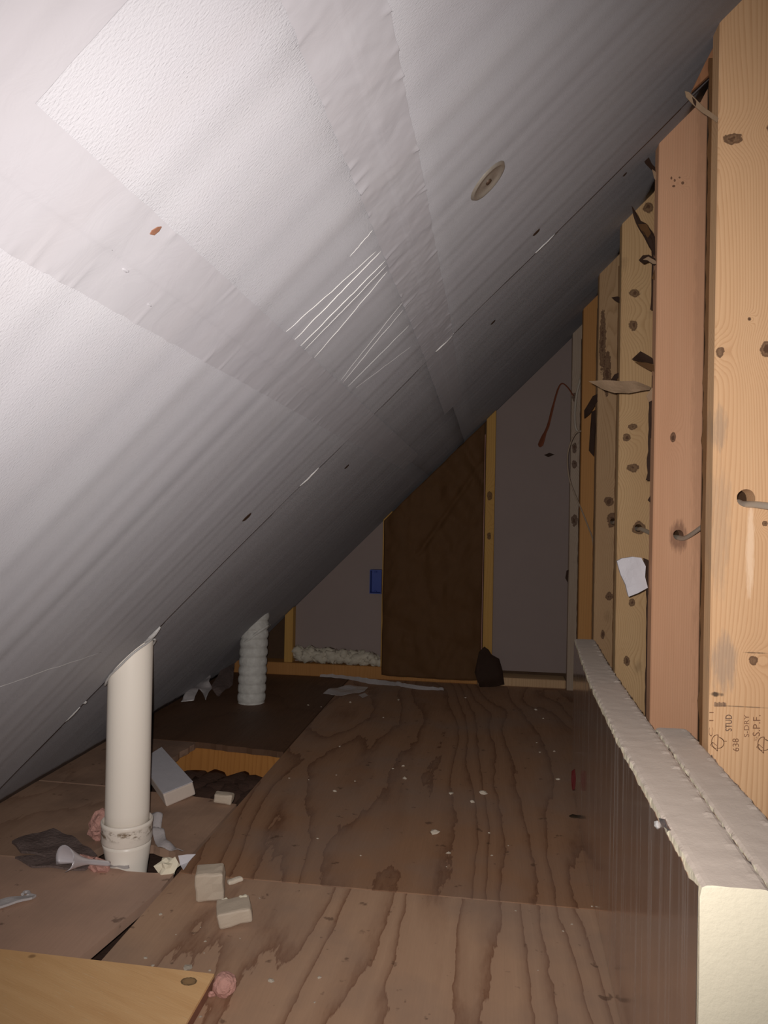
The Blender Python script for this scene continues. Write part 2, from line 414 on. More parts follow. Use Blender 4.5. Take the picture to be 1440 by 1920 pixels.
bm = bmesh.new(); prism(bm, [(-1.22, -0.55, -0.018), (0.52, -0.55, 1.722), (0.52, 3.42, 1.722), (-1.22, 3.42, -0.018)], (-0.02, 0, 0.02))
bmesh.ops.translate(bm, verts=bm.verts, vec=(-0.03, 0, 0.035))
ceiling = obj('ceiling', bm, M['back'], kind='structure')
J1, J2 = -0.253, -0.102
for (a, b) in ((-1.135, J1), (J1, J2), (J2, 0.425)):
    panel(a, b, -0.5, 0.318); panel(a, b, 0.320, YJ, True)
for (a, b) in ((-1.165, J1), (J1, J2), (J2, 0.425)): panel(a, b, YJ+0.004, 3.375)
def seam_tape(xc, hw, y0, y1, seed, wr=1.0, label=None):
    r = random.Random(seed); pl = []
    y = y0
    while y < y1:
        pl.append((y, r.choice((-1, -1, 1)), r.uniform(0.0018, 0.0042), r.choice((r.uniform(0.08, 0.3), r.uniform(0.1, 0.6))), r.uniform(0.2, 1.0)*wr, r.uniform(-.02, .02)))
        y += r.uniform(0.006, 0.05)
    bm = bmesh.new(); ts = frange(-1, 1, 0.0625); ys = frange(y0, y1, 0.0028); g = []
    near = [[] for _ in ys]
    for P in pl:
        for j, yy in enumerate(ys):
            if abs(yy-P[0]) < 0.02: near[j].append(P)
    for t in ts:
        row = []
        for j, yy in enumerate(ys):
            x = xc+hw*t+0.0008*noise.noise(V((yy*60, t, seed)))*(abs(t) > 0.95)
            d = 0.0007+0.0013*math.exp(-((t+0.02*noise.noise(V((yy*14, seed, 0))))/0.045)**2)+0.0015*min(1, max(0, t*8))*(1-abs(t)*0.6)
            for (py, sd, pw, ln, am, sk) in near[j]:
                e = (1-sd*t)
                if e < ln*2: d += am*0.0024*math.exp(-((yy-py-sk*e*0.3)/pw)**2)*(1-e/(ln*2))
            d += 0.0007*noise.noise(V((x*50, yy*26, seed)))*wr + 0.0004*noise.noise(V((x*120, yy*90, seed)))*wr
            row.append(bm.verts.new(cpt(x, yy, max(d, 0.0004))))
        g.append(row)
    for i in range(len(ts)-1):
        for j in range(len(ys)-1): bm.faces.new((g[i][j], g[i+1][j], g[i+1][j+1], g[i][j+1]))
    obj('seam_tape', bm, M['tape'], ceiling, True, label=label)
seam_tape(-0.2535, 0.0262, 0.10, YJ-0.006, 4, 0.55)
seam_tape(-0.2535, 0.0262, YJ+0.006, 2.55, 9, 0.5)
seam_tape(-0.1015, 0.0255, 0.10, YJ-0.006, 11, 1.5, 'heavily wrinkled tape')
seam_tape(-0.1015, 0.0255, YJ+0.006, 2.30, 15, 0.5)
# cross tape at the near joint
bm = bmesh.new(); xs = frange(-0.60, 0.20, 0.006); ys = frange(0.262, 0.345, 0.005); g = []
for x in xs:
    g.append([bm.verts.new(cpt(x, y, 0.0016+0.0016*noise.noise(V((x*45, y*30, 2)))+0.0012*noise.noise(V((x*18, y*110, 5))))) for y in ys])
for i in range(len(xs)-1):
    for j in range(len(ys)-1): bm.faces.new((g[i][j], g[i+1][j], g[i+1][j+1], g[i][j+1]))
obj('seam_tape', bm, M['tape'], ceiling, True)
# long cracked creases in the facer between the two tapes
def crease(p0, p1, r, seed, mat='facer_white'):
    x0, y0 = onc(*p0); x1, y1 = onc(*p1); pts = []
    for i in range(25):
        t = i/24; x = x0+(x1-x0)*t; y = y0+(y1-y0)*t+0.0022*noise.noise(V((t*7, seed, 0)))+0.0008*noise.noise(V((t*25, seed, 3)))
        pts.append(cpt(x, y, r*0.35))
    bm = bmesh.new(); tube(bm, pts, [r*(0.25+0.75*math.sin(math.pi*min(1, max(0.03, i/24)))**0.4) for i in range(25)], 5)
    obj('facer_crease', bm, M[mat], ceiling, True)
for i, (a, b, r) in enumerate([((537, 622), (705, 470), .00055), ((553, 637), (714, 470), .0007), ((563, 648), (721, 487), .0007), ((572, 656), (724, 497), .0005),
                               ((590, 671), (727, 510), .0006), ((640, 714), (757, 566), .0004), ((643, 718), (757, 582), .0005), ((653, 725), (767, 610), .0005),
                               ((668, 728), (772, 648), .00035), ((655, 480), (697, 430), .0004),
                               ((200, 1268), (283, 1218), .0008), ((0, 1287), (190, 1222), .0006)]):
    crease(a, b, r, i)
# torn bright slivers along the cross joint
for i, (a, b, wd) in enumerate([((262, 1204), (312, 1168), .012), ((178, 1305), (192, 1296), .006), ((545, 908), (585, 872), .004), ((815, 655), (850, 622), .004), ((1000, 490), (1035, 457), .003), ((150, 1335), (178, 1308), .004)]):
    x0, y0 = onc(*a); x1, y1 = onc(*b); bm = bmesh.new(); n = 8; A = []; B = []
    for j in range(n+1):
        t = j/n; x = x0+(x1-x0)*t; y = YJ-0.014+(0.004*noise.noise(V((t*4, i, 0))))
        A.append(cpt(x, min(y, YJ-0.003), 0.0012)); B.append(A[-1]+V((0, 0.004, 0))+CN*wd*math.sin(math.pi*(0.1+0.8*t))*0.6)
    for v in range(n):
        f = [bm.verts.new(q) for q in (A[v], A[v+1], B[v+1], B[v])]; bm.faces.new(f)
    bmesh.ops.remove_doubles(bm, verts=bm.verts, dist=1e-5)
    r = bmesh.ops.extrude_face_region(bm, geom=bm.faces[:]); bmesh.ops.translate(bm, verts=[q for q in r['geom'] if isinstance(q, bmesh.types.BMVert)], vec=(0, -0.0006, 0))
    obj('facer_tear', bm, M['facer_white'], ceiling, True)
# fasteners
def cring(c, rad, off, seg=24, ex=1.0):
    T = V((1, 0, 1)).normalized()
    return [c+(T*math.cos(a)*rad+V((0, 1, 0))*math.sin(a)*rad*ex)+CN*off for a in [2*math.pi*q/seg for q in range(seg)]]
def disc(rings):
    bm = bmesh.new(); R = [[bm.verts.new(p) for p in r] for r in rings]; n = len(R[0])
    for A, B in zip(R, R[1:]):
        for q in range(n): bm.faces.new((A[q], A[(q+1) % n], B[(q+1) % n], B[q]))
    bm.faces.new(R[-1]); return bm
wx, wy = onc(915, 340); c0 = cpt(wx, wy)
bm = disc([cring(c0, 0.029, 0.0004, 28), cring(c0, 0.027, 0.0030, 28), cring(c0, 0.0245, 0.0034, 28), cring(c0, 0.0225, 0.0012, 28), cring(c0, 0.010, 0.0006, 28), cring(c0, 0.006, 0.0016, 28), cring(c0, 0.001, 0.0016, 28)])
plate = obj('fastener_plate', bm, M['steel'], ceiling, True, label='round metal plate washer with a screw')
bm = disc([cring(c0, 0.0045, 0.001, 12), cring(c0, 0.0042, 0.0034, 12), cring(c0, 0.0015, 0.0038, 12)])
obj('screw', bm, M['rust'], plate, True)
for (px, py, r_) in ((1005, 435, .0045), (930, 610, .004), (655, 880, .004), (463, 970, .006), (1180, 335, .003)):
    x, y = onc(px, py); c = cpt(x, y)
    bm = disc([cring(c, r_*1.9, 0.0002, 16, .7), cring(c, r_*1.4, 0.0018, 16, .6), cring(c, r_, 0.0006, 16, .6), cring(c, r_*.5, 0.0010, 16, .6)])
    obj('screw_head', bm, M['rust'], ceiling, True)
x, y = onc(287, 428); bm = bmesh.new(); c = cpt(x, y, 0.0036)
sheetlet(bm, [c+V((1, 0, 1))*a+V((0, 1, 0))*b for a, b in ((-.003, -.002), (-.001, -.0030), (.002, -.0015), (.0035, .0015), (.001, .003), (-.002, .002))], CN, 0.0006, 1, 0.001, 80)
obj('gouge', bm, plain('brown_gouge', (0.17, 0.075, 0.045), 0.7, 0.4, 300), ceiling)
for i, (px, py) in enumerate(((278, 570), (205, 465), (235, 507))):
    x, y = onc(px, py); bm = bmesh.new(); s = (0.0016, 0.0016, 0.002)[i]
    lump(bm, cpt(x, y, 0.0008), (s, s*2, s*.5), 2, .3, 2, i); obj('tape_bubble', bm, M['tape'], ceiling, True)

# ------------------------------------------------------------------ right stud wall
XW, SW = 0.333, 0.089
SY = [1.202, 1.620, 2.060, 2.476, 2.892, 3.262]
bm = bmesh.new(); box(bm, (XW+0.100, 1.0, 0.0), (XW+0.112, 3.42, 1.50))
wall_right = obj('wall_right', bm, M['cavity'], kind='structure')
def P1(px, py, Y): 
    q = ony(px, py, Y); return q.x, q.z
def kn(Y, *L):
    out = []
    for (px, py, rx, rz) in L:
        s = 1420/(Y*0.99); x, z = P1(px, py, Y); out.append((x, z, rx/s, rz/s))
    return out
def stn(Y, *L):
    return [(*kn(Y, t[:4])[0], t[4], t[5]) for t in L]
G = (0.30, 0.235, 0.19)
stud_m = [
    wood('knotty_pine_stud', (0.82, 0.525, 0.30), (0.54, 0.28, 0.130), kn(SY[0], (1375, 260, 18, 11), (1440, 655, 14, 15), (1350, 660, 8, 10), (1413, 1238, 8, 9), (1434, 982, 5, 5), (1405, 598, 3, 3), (1445, 240, 8, 10)),
         stn(SY[0], (1350, 800, 16, 45, G, .45), (1350, 990, 22, 130, G, .28), (1357, 1245, 26, 60, (0.33, 0.26, 0.22), .5), (1345, 1302, 12, 5, (.06, .04, .03), .9),
             (1407, 1030, 8, 90, (0.92, 0.66, 0.45), .9), (1390, 1325, 50, 1.4, (.10, .06, .04), .6), (1415, 1224, 25, 1.4, (.12, .07, .04), .7)), rings=150, amp=4.5, seed=1, contrast=.62),
    wood('plain_fir_stud', (0.72, 0.405, 0.245), (0.58, 0.30, 0.165), kn(SY[1], (1262, 820, 5, 9), (1265, 338, 2, 3), (1280, 343, 3, 3), (1263, 349, 3, 2), (1259, 334, 2, 3), (1274, 333, 2, 2)),
         stn(SY[1], (1272, 1005, 18, 34, (.26, .13, .08), .8), (1315, 600, 16, 700, (.50, .27, .16), .6)), rings=210, amp=2.0, seed=2, contrast=.5, spots=0.0),
    wood('pale_knotty_stud', (0.64, 0.42, 0.22), (0.46, 0.27, 0.12), kn(SY[2], (1197, 990, 12, 13), (1187, 610, 8, 10), (1188, 878, 12, 8), (1175, 820, 7, 8), (1186, 800, 8, 6), (1190, 550, 10, 8), (1215, 390, 9, 10), (1175, 1240, 6, 9), (1185, 1130, 6, 7)), rings=150, amp=3, seed=3, spots=.35),
    wood('brown_knotty_stud', (0.50, 0.32, 0.175), (0.36, 0.21, 0.10), kn(SY[3], (1148, 975, 10, 14), (1142, 940, 9, 9), (1138, 700, 8, 40), (1130, 640, 6, 60), (1142, 1118, 7, 8), (1130, 1190, 4, 8)), rings=150, amp=3, seed=4, spots=.3),
    wood('orange_stud', (0.52, 0.255, 0.085), (0.38, 0.17, 0.05), (), rings=150, amp=2, seed=5, contrast=.4),
    wood('weathered_corner_stud', (0.46, 0.36, 0.28), (0.34, 0.24, 0.16), kn(SY[5], (1077, 840, 5, 10), (1077, 870, 5, 8), (1077, 975, 6, 11), (1078, 745, 5, 9)), rings=150, amp=2, seed=6, spots=.5),
]
HOLE = {0: (1399, 934, 0.0135), 1: (1272, 1003, 0.0105), 2: (1197, 990, 0.010), 3: (1150, 978, 0.010)}
studs = []
dg = None
def cut(o, c, r):
    bm = bmesh.new(); bmesh.ops.create_cone(bm, cap_ends=True, segments=22, radius1=r, radius2=r, depth=0.3)
    for v in bm.verts:
        v.co.x *= 1+0.12*noise.noise(v.co*90); v.co = V((c[0]+v.co.x, c[1]+v.co.z, c[2]+v.co.y))
    bmesh.ops.recalc_face_normals(bm, faces=bm.faces)
    me = bpy.data.meshes.new('c'); bm.to_mesh(me); bm.free()
    t = bpy.data.objects.new('c', me); COL.objects.link(t)
    md = o.modifiers.new('b', 'BOOLEAN'); md.operation = 'DIFFERENCE'; md.object = t; md.solver = 'EXACT'
    d = bpy.context.evaluated_depsgraph_get(); d.update()
    nm = bpy.data.meshes.new_from_object(o.evaluated_get(d)); o.modifiers.clear(); old = o.data; o.data = nm; nm.name = 'stud'
    bpy.data.meshes.remove(old); bpy.data.objects.remove(t); bpy.data.meshes.remove(me)
stud_labels = ['pale knotty stud with a grade stamp', 'plain reddish stud with a cable hole', 'pale stud with many knots', 'brown knotty stud', 'orange brown stud', 'weathered grey corner stud']
for i, y in enumerate(SY):
    bm = bmesh.new(); wd = SW+(0.006 if i == 1 else 0)
    x0, x1 = XW, XW+wd
    zt = (0.136 if i > 1 else 0.12) - 0.003
    for z in [0]:
        prism(bm, [(x0, y, 0.0), (x1, y, 0.0), (x1, y, x1+1.14+0.010), (x0, y, x0+1.14+0.010)] if i < 1 else
              [(x0, y, 0.0), (x1, y, 0.0), (x1, y, x1+1.14+0.036), (x0, y, x0+1.14+0.036)], (0, 0.038, 0))
    bevel(bm, 0.0022)
    o = obj('stud', bm, stud_m[i], wall_right, label=stud_labels[i]); studs.append(o)
    if i in HOLE:
        px, py, r = HOLE[i]; q = ony(px, py, y); cut(o, q, r)
# ledger of rough dark paper left along the stud edges
def edge_strip(i, z0, z1, mat, seed, wmax=0.008):
    bm = bmesh.new(); n = int((z1-z0)/0.015); y = SY[i]+0.036; L = []; R = []
    for j in range(n+1):
        z = z0+(z1-z0)*j/n; e = wmax*(0.45+0.9*abs(noise.noise(V((z*22, seed, 0)))))
        L.append(V((XW-e, y+0.004*noise.noise(V((z*9, seed, 2))), z))); R.append(V((XW+0.002, y, z)))
    vs = [bm.verts.new(p) for p in L]; ws = [bm.verts.new(p) for p in R]
    for j in range(n): bm.faces.new((vs[j], vs[j+1], ws[j+1], ws[j]))
    r = bmesh.ops.extrude_face_region(bm, geom=bm.faces[:]); bmesh.ops.translate(bm, verts=[q for q in r['geom'] if isinstance(q, bmesh.types.BMVert)], vec=(0, 0.0016, 0))
    obj('paper_strip', bm, M[mat], studs[i])
edge_strip(0, 0.30, 1.44, 'kraft', 1, 0.009)
edge_strip(1, 0.20, 0.62, 'kraft_dark', 2, 0.005)
edge_strip(1, 1.16, 1.30, 'kraft_dark', 3, 0.007)
edge_strip(1, 0.80, 0.97, 'kraft_dark', 4, 0.009)
edge_strip(2, 0.2, 1.40, 'kraft', 5, 0.003)
edge_strip(3, 0.2, 1.40, 'kraft', 6, 0.003)
edge_strip(4, 0.2, 1.40, 'kraft_dark', 7, 0.003)
def flap(i, px, mat, dy=0.03, curl=0.010, tilt=(0, 0), seed=0, label=None, Y=None, parent='stud', sub=2):
    Y0 = (SY[i] if Y is None else Y)+dy
    bm = bmesh.new(); pts = [ony(a, b, Y0) for a, b in px]; c = sum(pts, V())/len(pts)
    sheetlet(bm, pts, (0, 1, 0), 0.0009, sub, curl, 28, seed)
    for v in bm.verts: v.co.y += tilt[0]*(v.co.x-c.x)+tilt[1]*(v.co.z-c.z)
    return obj('paper_flap', bm, M[mat], studs[i] if parent == 'stud' else parent, label=label)
flap(0, [(1287, 164), (1294, 168), (1302, 185), (1320, 205), (1342, 230), (1340, 238), (1316, 213), (1298, 190), (1289, 176)], 'kraft_light', -0.004, 0.004, (-.5, 0), 1)
flap(0, [(1298, 182), (1304, 188), (1309, 198), (1305, 200), (1300, 192)], 'kraft_dark', -0.002, 0.003, (0, 0), 2)
flap(1, [(1211, 275), (1205, 278), (1203, 292), (1210, 308), (1222, 318), (1232, 325), (1236, 316), (1222, 305), (1213, 295), (1211, 284)], 'kraft_dark', 0.03, 0.010, (.2, 0), 3)
flap(1, [(1222, 318), (1228, 322), (1241, 345), (1236, 348), (1226, 334)], 'kraft_light', 0.028, 0.006, (0, 0), 4)
flap(1, [(1184, 386), (1188, 395), (1200, 414), (1214, 418), (1222, 430), (1231, 452), (1240, 470), (1245, 503), (1232, 502), (1226, 480), (1214, 458), (1200, 436), (1186, 404)], 'kraft_dark', 0.025, 0.014, (.3, .1), 5, 'large dark torn paper flap')
flap(1, [(1196, 420), (1213, 419), (1221, 436), (1215, 446), (1204, 436)], 'kraft', 0.022, 0.004, (.3, .1), 6)
flap(1, [(1198, 487), (1206, 477), (1218, 475), (1230, 484), (1233, 494), (1226, 500), (1216, 490), (1206, 495)], 'kraft_dark', 0.015, 0.006, (0, .3), 7)
flap(1, [(1206, 486), (1216, 480), (1228, 488), (1233, 496), (1224, 495), (1214, 487)], 'kraft_light', 0.011, 0.004, (0, .3), 8)
flap(1, [(1222, 522), (1228, 505), (1234, 500), (1236, 508), (1228, 525)], 'kraft', 0.02, 0.005, (0, 0), 9)
flap(1, [(1233, 380), (1240, 345), (1244, 345), (1242, 414), (1236, 414)], 'kraft_dark', 0.034, 0.004, (0, 0), 10)
flap(1, [(1184, 674), (1203, 656), (1224, 670), (1232, 684), (1214, 680), (1198, 678)], 'kraft_dark', 0.02, 0.010, (0, .4), 11)
flap(1, [(1190, 677), (1212, 679), (1231, 685), (1228, 698), (1218, 695), (1204, 686)], 'kraft', 0.016, 0.006, (0, .4), 12)
flap(1, [(1101, 718), (1130, 714), (1165, 714), (1190, 712), (1226, 722), (1222, 728), (1200, 732), (1178, 738), (1150, 739), (1126, 733)], 'kraft_light', 0.018, 0.008, (.35, .5), 13, 'pale leaf shaped paper flap')
flap(1, [(1212, 742), (1222, 727), (1226, 730), (1224, 750), (1216, 754)], 'kraft_light', 0.026, 0.006, (0, 0), 14)
flap(1, [(1222, 705), (1230, 700), (1231, 760), (1227, 820), (1219, 822), (1217, 812), (1224, 760), (1226, 720)], 'kraft_dark', 0.03, 0.005, (0, 0), 15)
flap(1, [(1214, 938), (1222, 925), (1228, 930), (1226, 960), (1220, 958), (1219, 942)], 'kraft_dark', 0.03, 0.006, (0, 0), 16)
flap(1, [(1206, 1046), (1216, 1050), (1222, 1080), (1219, 1120), (1213, 1112), (1212, 1076)], 'kraft_dark', 0.034, 0.005, (0, 0), 17)
flap(2, [(1147, 557), (1158, 555), (1170, 560), (1170, 575), (1164, 582), (1162, 568), (1152, 562)], 'kraft_dark', 0.02, 0.006, (0, 0), 18)
flap(2, [(1143, 716), (1152, 702), (1166, 696), (1164, 704), (1150, 718)], 'kraft_dark', 0.02, 0.006, (0, 0), 19)
flap(3, [(1095, 770), (1112, 742), (1132, 733), (1134, 738), (1118, 756), (1106, 776), (1095, 785)], 'kraft_dark', 0.0, 0.010, (.2, 0), 20)
flap(3, [(1109, 772), (1117, 768), (1117, 810), (1113, 856), (1104, 845), (1108, 815)], 'kraft_dark', 0.02, 0.008, (0, 0), 21)
flap(4, [(1062, 1070), (1066, 1068), (1064, 1092), (1060, 1084)], 'kraft_dark', 0.02, 0.004, (0, 0), 22)
bm = bmesh.new(); tube(bm, spline([ony(a, b, 3.20) for a, b in ((1075, 742), (1065, 727), (1054, 719), (1046, 730), (1036, 765), (1028, 797), (1020, 816), (1012, 838))], 4),
     [0.0022*q for q in [2]*8+[2.2]*4+[2.6]*4+[3.4]*4+[4.0]*4+[5.5, 6.5, 7.5, 7.8, 3]], 8, flat=0.25)
obj('paper_flap', bm, M['kraft_red'], studs[5], label='reddish curled paper strip')
flap(5, [(1020, 853), (1030, 849), (1040, 852), (1028, 857)], 'kraft_dark', -0.01, 0.003, (0, 0), 24)
# brown wood wedge closing the gap under the roof slope
bm = bmesh.new(); prism(bm, [ony(1297, 170, 1.262), ony(1322, 118, 1.262), ony(1346, 72, 1.262), ony(1347, 124, 1.262)], (0, 0.012, 0)); bevel(bm, 0.001)
obj('blocking', bm, wood('brown_blocking', (0.36, 0.17, 0.085), (0.26, 0.11, 0.05), seed=8, rings=80), wall_right)
# grade stamp on the first stud
YF = SY[0]-0.0007
def stroke(parent, pts, wd, mat, name='stamp_mark', closed=False):
    bm = bmesh.new(); P = [ony(a, b, YF) for a, b in pts]; n = len(P)
    for i in range(n if closed else n-1):
        a, b = P[i], P[(i+1) % n]; t = (b-a); 
        if t.length < 1e-6: continue
        t.normalize(); nn = V((-t.z, 0, t.x))*wd*0.5; a = a-t*wd*.3; b = b+t*wd*.3
        q = [bm.verts.new(v) for v in (a+nn, b+nn, b-nn, a-nn)]; f = bm.faces.new(q)
    r = bmesh.ops.extrude_face_region(bm, geom=bm.faces[:]); bmesh.ops.translate(bm, verts=[q for q in r['geom'] if isinstance(q, bmesh.types.BMVert)], vec=(0, 0.0004, 0))
    return obj(name, bm, M[mat], parent)
def stamp(txt, px, py, length_px, height_px, mat, bold=0.0, lean=0.0):
    """text running up the stud; (px, py) is the lower right corner of the first letter in the photo"""
    cu = bpy.data.curves.new('t', 'FONT'); cu.body = txt; cu.extrude = 0.0; cu.offset = bold; cu.resolution_u = 3
    o = bpy.data.objects.new('t', cu); COL.objects.link(o)
    d = bpy.context.evaluated_depsgraph_get(); d.update(); me = bpy.data.meshes.new_from_object(o.evaluated_get(d))
    bpy.data.objects.remove(o)
    xs = [v.co.x for v in me.vertices]; ys = [v.co.y for v in me.vertices]; x0, x1, y0, y1 = min(xs), max(xs), min(ys), max(ys)
    for v in me.vertices:
        a = (v.co.x-x0)/(x1-x0); b = (v.co.y-y0)/(y1-y0)
        v.co = ony(px-height_px*b+lean*a, py-length_px*a, YF)
    bm = bmesh.new(); bm.from_mesh(me); bpy.data.meshes.remove(me)
    return obj('stamp_text', bm, M[mat], studs[0])
stamp('STUD', 1372.5, 1371, 31, 12.5, 'ink_grey', 0.012, 0)
stamp('S-DRY', 1404.5, 1382, 42, 9.5, 'ink', 0.004, 0)
stamp('S.P.F.', 1425, 1380.5, 40, 14, 'ink', 0.004, 1)
stamp('NLGA', 1419, 1389, 8, 6, 'ink', 0, 2)
stamp('638', 1386, 1409, 24.5, 12, 'ink', 0.006, -1)
stamp('C I I', 1337, 1381, 46, 8, 'ink', -0.012, 1)
def circ(cx, cy, rx, ry, a0=0, a1=360, n=18): return [(cx+rx*math.cos(math.radians(a0+(a1-a0)*i/n)), cy+ry*math.sin(math.radians(a0+(a1-a0)*i/n))) for i in range(n+1)]
for (cx, cy) in ((1346.5, 1391), (1433, 1395)):
    mk = stroke(studs[0], circ(cx-2, cy, 10, 13, 100, 280), 0.0010, 'ink', 'stamp_logo')
    stroke(studs[0], circ(cx+1, cy+2, 10, 10, -80, 100), 0.0010, 'ink', 'stamp_logo')
    stroke(studs[0], [(cx, cy-13), (cx-1.5, cy+17)], 0.0013, 'ink', 'stamp_logo')
    stroke(studs[0], [(cx-1.5, cy+17), (cx-14, cy+6), (cx-10, cy+1), (cx-3, cy+7)], 0.0010, 'ink', 'stamp_logo')
    stroke(studs[0], [(cx, cy-10), (cx+7, cy-6), (cx+11, cy-1), (cx+16, cy-1)], 0.0009, 'ink', 'stamp_logo')
for z0 in ((1338, 1322, 1362, 1325),):
    bm = bmesh.new()
    for q in range(9):
        a = 1340+q*2.5; prism(bm, [ony(a, 1325, YF), ony(a+1.6, 1325, YF), ony(a+1.6, 1316+q % 3*1.5, YF), ony(a, 1317, YF)], (0, 0.0005, 0))
    obj('stamp_mark', bm, M['ink_grey'], studs[0])

# ------------------------------------------------------------------ back wall
YB = 3.30
bm = bmesh.new(); box(bm, (-1.25, YB+0.09, -0.02), (0.44, YB+0.105, 1.55)); wall_back = obj('wall_back', bm, M['back'], kind='structure')
def ctop(x): return x+1.14+0.026
bst = wood('amber_stud', (0.56, 0.32, 0.09), (0.40, 0.21, 0.05), kn(YB, (918, 930, 5, 9), (917, 1005, 4, 7)), seed=9, rings=90, contrast=.5)
bpl = wood('orange_plate', (0.46, 0.22, 0.07), (0.34, 0.15, 0.04), seed=10, rings=90, contrast=.5)
bpl2 = wood('pale_plate', (0.60, 0.40, 0.23), (0.42, 0.25, 0.12), seed=11, rings=90, contrast=.5)
for (a, b, lb) in ((-0.900, -0.862, None), (-0.464, -0.424, None), (-0.020, 0.020, None)):
    bm = bmesh.new(); prism(bm, [(a, YB, 0.056), (b, YB, 0.056), (b, YB, ctop(b)), (a, YB, ctop(a))], (0, 0.088, 0)); bevel(bm, 0.002)
    obj('stud', bm, bst, wall_back)
bm = bmesh.new(); box(bm, (-1.15, YB-0.002, 0.0), (-0.04, YB+0.088, 0.055)); bevel(bm, 0.003); obj('bottom_plate', bm, bpl, wall_back)
bm = bmesh.new(); box(bm, (-0.038, YB-0.010, 0.0), (0.332, YB+0.088, 0.036)); bevel(bm, 0.003); obj('bottom_plate', bm, bpl2, wall_back, label='paler plate at the right end')
for (a, b) in ((-0.861, -0.465), (0.021, 0.43)):
    bm = bmesh.new(); prism(bm, [(a, YB+0.045, 0.056), (b, YB+0.045, 0.056), (b, YB+0.045, ctop(b)), (a, YB+0.045, ctop(a))], (0, 0.03, 0))
    obj('sheathing_panel', bm, M['sheath'], wall_back)
bm = bmesh.new(); r_ = random.Random(5)
for i in range(80):
    t = i/79; lump(bm, (-0.845+0.37*t+r_.uniform(-.006, .006), YB+0.02+r_.uniform(-.01, .015), 0.070+r_.uniform(-.004, .028)+0.012*(1-t)), (r_.uniform(.016, .030), r_.uniform(.014, .024), r_.uniform(.016, .027)), 2, .45, 2.2, i)
obj('spray_foam', bm, M['spray'], wall_back, True, label='lumpy cream foam bead on the plate')
# kraft-faced batt
bt = thing('insulation_batt', (-0.24, YB-0.03, 0.02), 'brown kraft faced insulation batt filling the bay of the far wall', 'insulation')
bm = bmesh.new(); xs = frange(-0.458, -0.026, 0.009); N = 84; g = []
for x in xs:
    row = []; zt = ctop(x)-0.01
    for j in range(N+1):
        z = 0.022+(zt-0.022)*j/N; u = (x+0.242)/0.216
        d = 0.020*(1-u**4)+0.022*noise.noise(V((x*7, z*4, 2)))+0.026*abs(noise.noise(V((x*9+z*6, z*5-x*4, 7))))+0.010*abs(noise.noise(V((x*22-z*9, z*11+x*8, 4))))
        d -= 0.016*max(0, 1-abs((z-0.86)-(x+0.10)*1.5)/0.03)*(z > .55)*(x > -.35)+0.014*max(0, 1-abs((z-1.0)+(x+0.10)*2.0)/0.03)*(z > .75)
        d -= 0.012*max(0, 1-abs((z-0.20)-(x+0.24)*-.25)/0.05)
        row.append(bm.verts.new((x, YB-0.008-d, z)))
    g.append(row)
for i in range(len(xs)-1):
    for j in range(N): bm.faces.new((g[i][j], g[i+1][j], g[i+1][j+1], g[i][j+1]))
r_ = bmesh.ops.extrude_face_region(bm, geom=bm.faces[:]); bmesh.ops.translate(bm, verts=[q for q in r_['geom'] if isinstance(q, bmesh.types.BMVert)], vec=(0, 0.0012, 0))
obj('kraft_facing', bm, M['kraft'], bt, True)
bm = bmesh.new(); prism(bm, [(-0.42, YB+0.002, 0.06), (-0.024, YB+0.002, 0.06), (-0.024, YB+0.002, 1.08), (-0.42, YB+0.002, 0.69)], (0, 0.08, 0)); obj('fibre_fill', bm, M['pink'], bt)
bm = bmesh.new(); sheetlet(bm, [ony(a, b, YB-0.045) for a, b in ((898, 1222), (908, 1212), (916, 1218), (922, 1228), (936, 1236), (942, 1256), (946, 1284), (930, 1288), (900, 1289), (890, 1260))], (0, 1, 0), 0.001, 2, 0.03, 12, 3)
obj('torn_corner', bm, M['kraft_dark'], bt, True, label='dark torn corner of the kraft paper')
# blue box on the stud
eb = thing('electrical_box', (-0.488, YB, 0.377), 'small blue plastic electrical box on the far wall stud', 'electrical box')
bm = bmesh.new(); x0, x1, z0, z1, y0, y1 = -0.517, -0.4645, 0.377, 0.481, YB-0.012, YB+0.040
t_ = 0.003
for lo, hi in (((x0, y0, z0), (x0+t_, y1, z1)), ((x1-t_, y0, z0), (x1, y1, z1)), ((x0+t_, y0, z0), (x1-t_, y1, z0+t_)), ((x0+t_, y0, z1-t_), (x1-t_, y1, z1)), ((x0+t_, y1-t_, z0+t_), (x1-t_, y1, z1-t_))): box(bm, lo, hi)
obj('box_body', bm, M['blue'], eb)
for z in (z0+0.006, z1-0.012):
    bm = bmesh.new(); box(bm, (-0.497, y0+0.0005, z), (-0.486, y0+0.012, z+0.006)); bevel(bm, 0.001); obj('screw_ear', bm, M['blue'], eb)

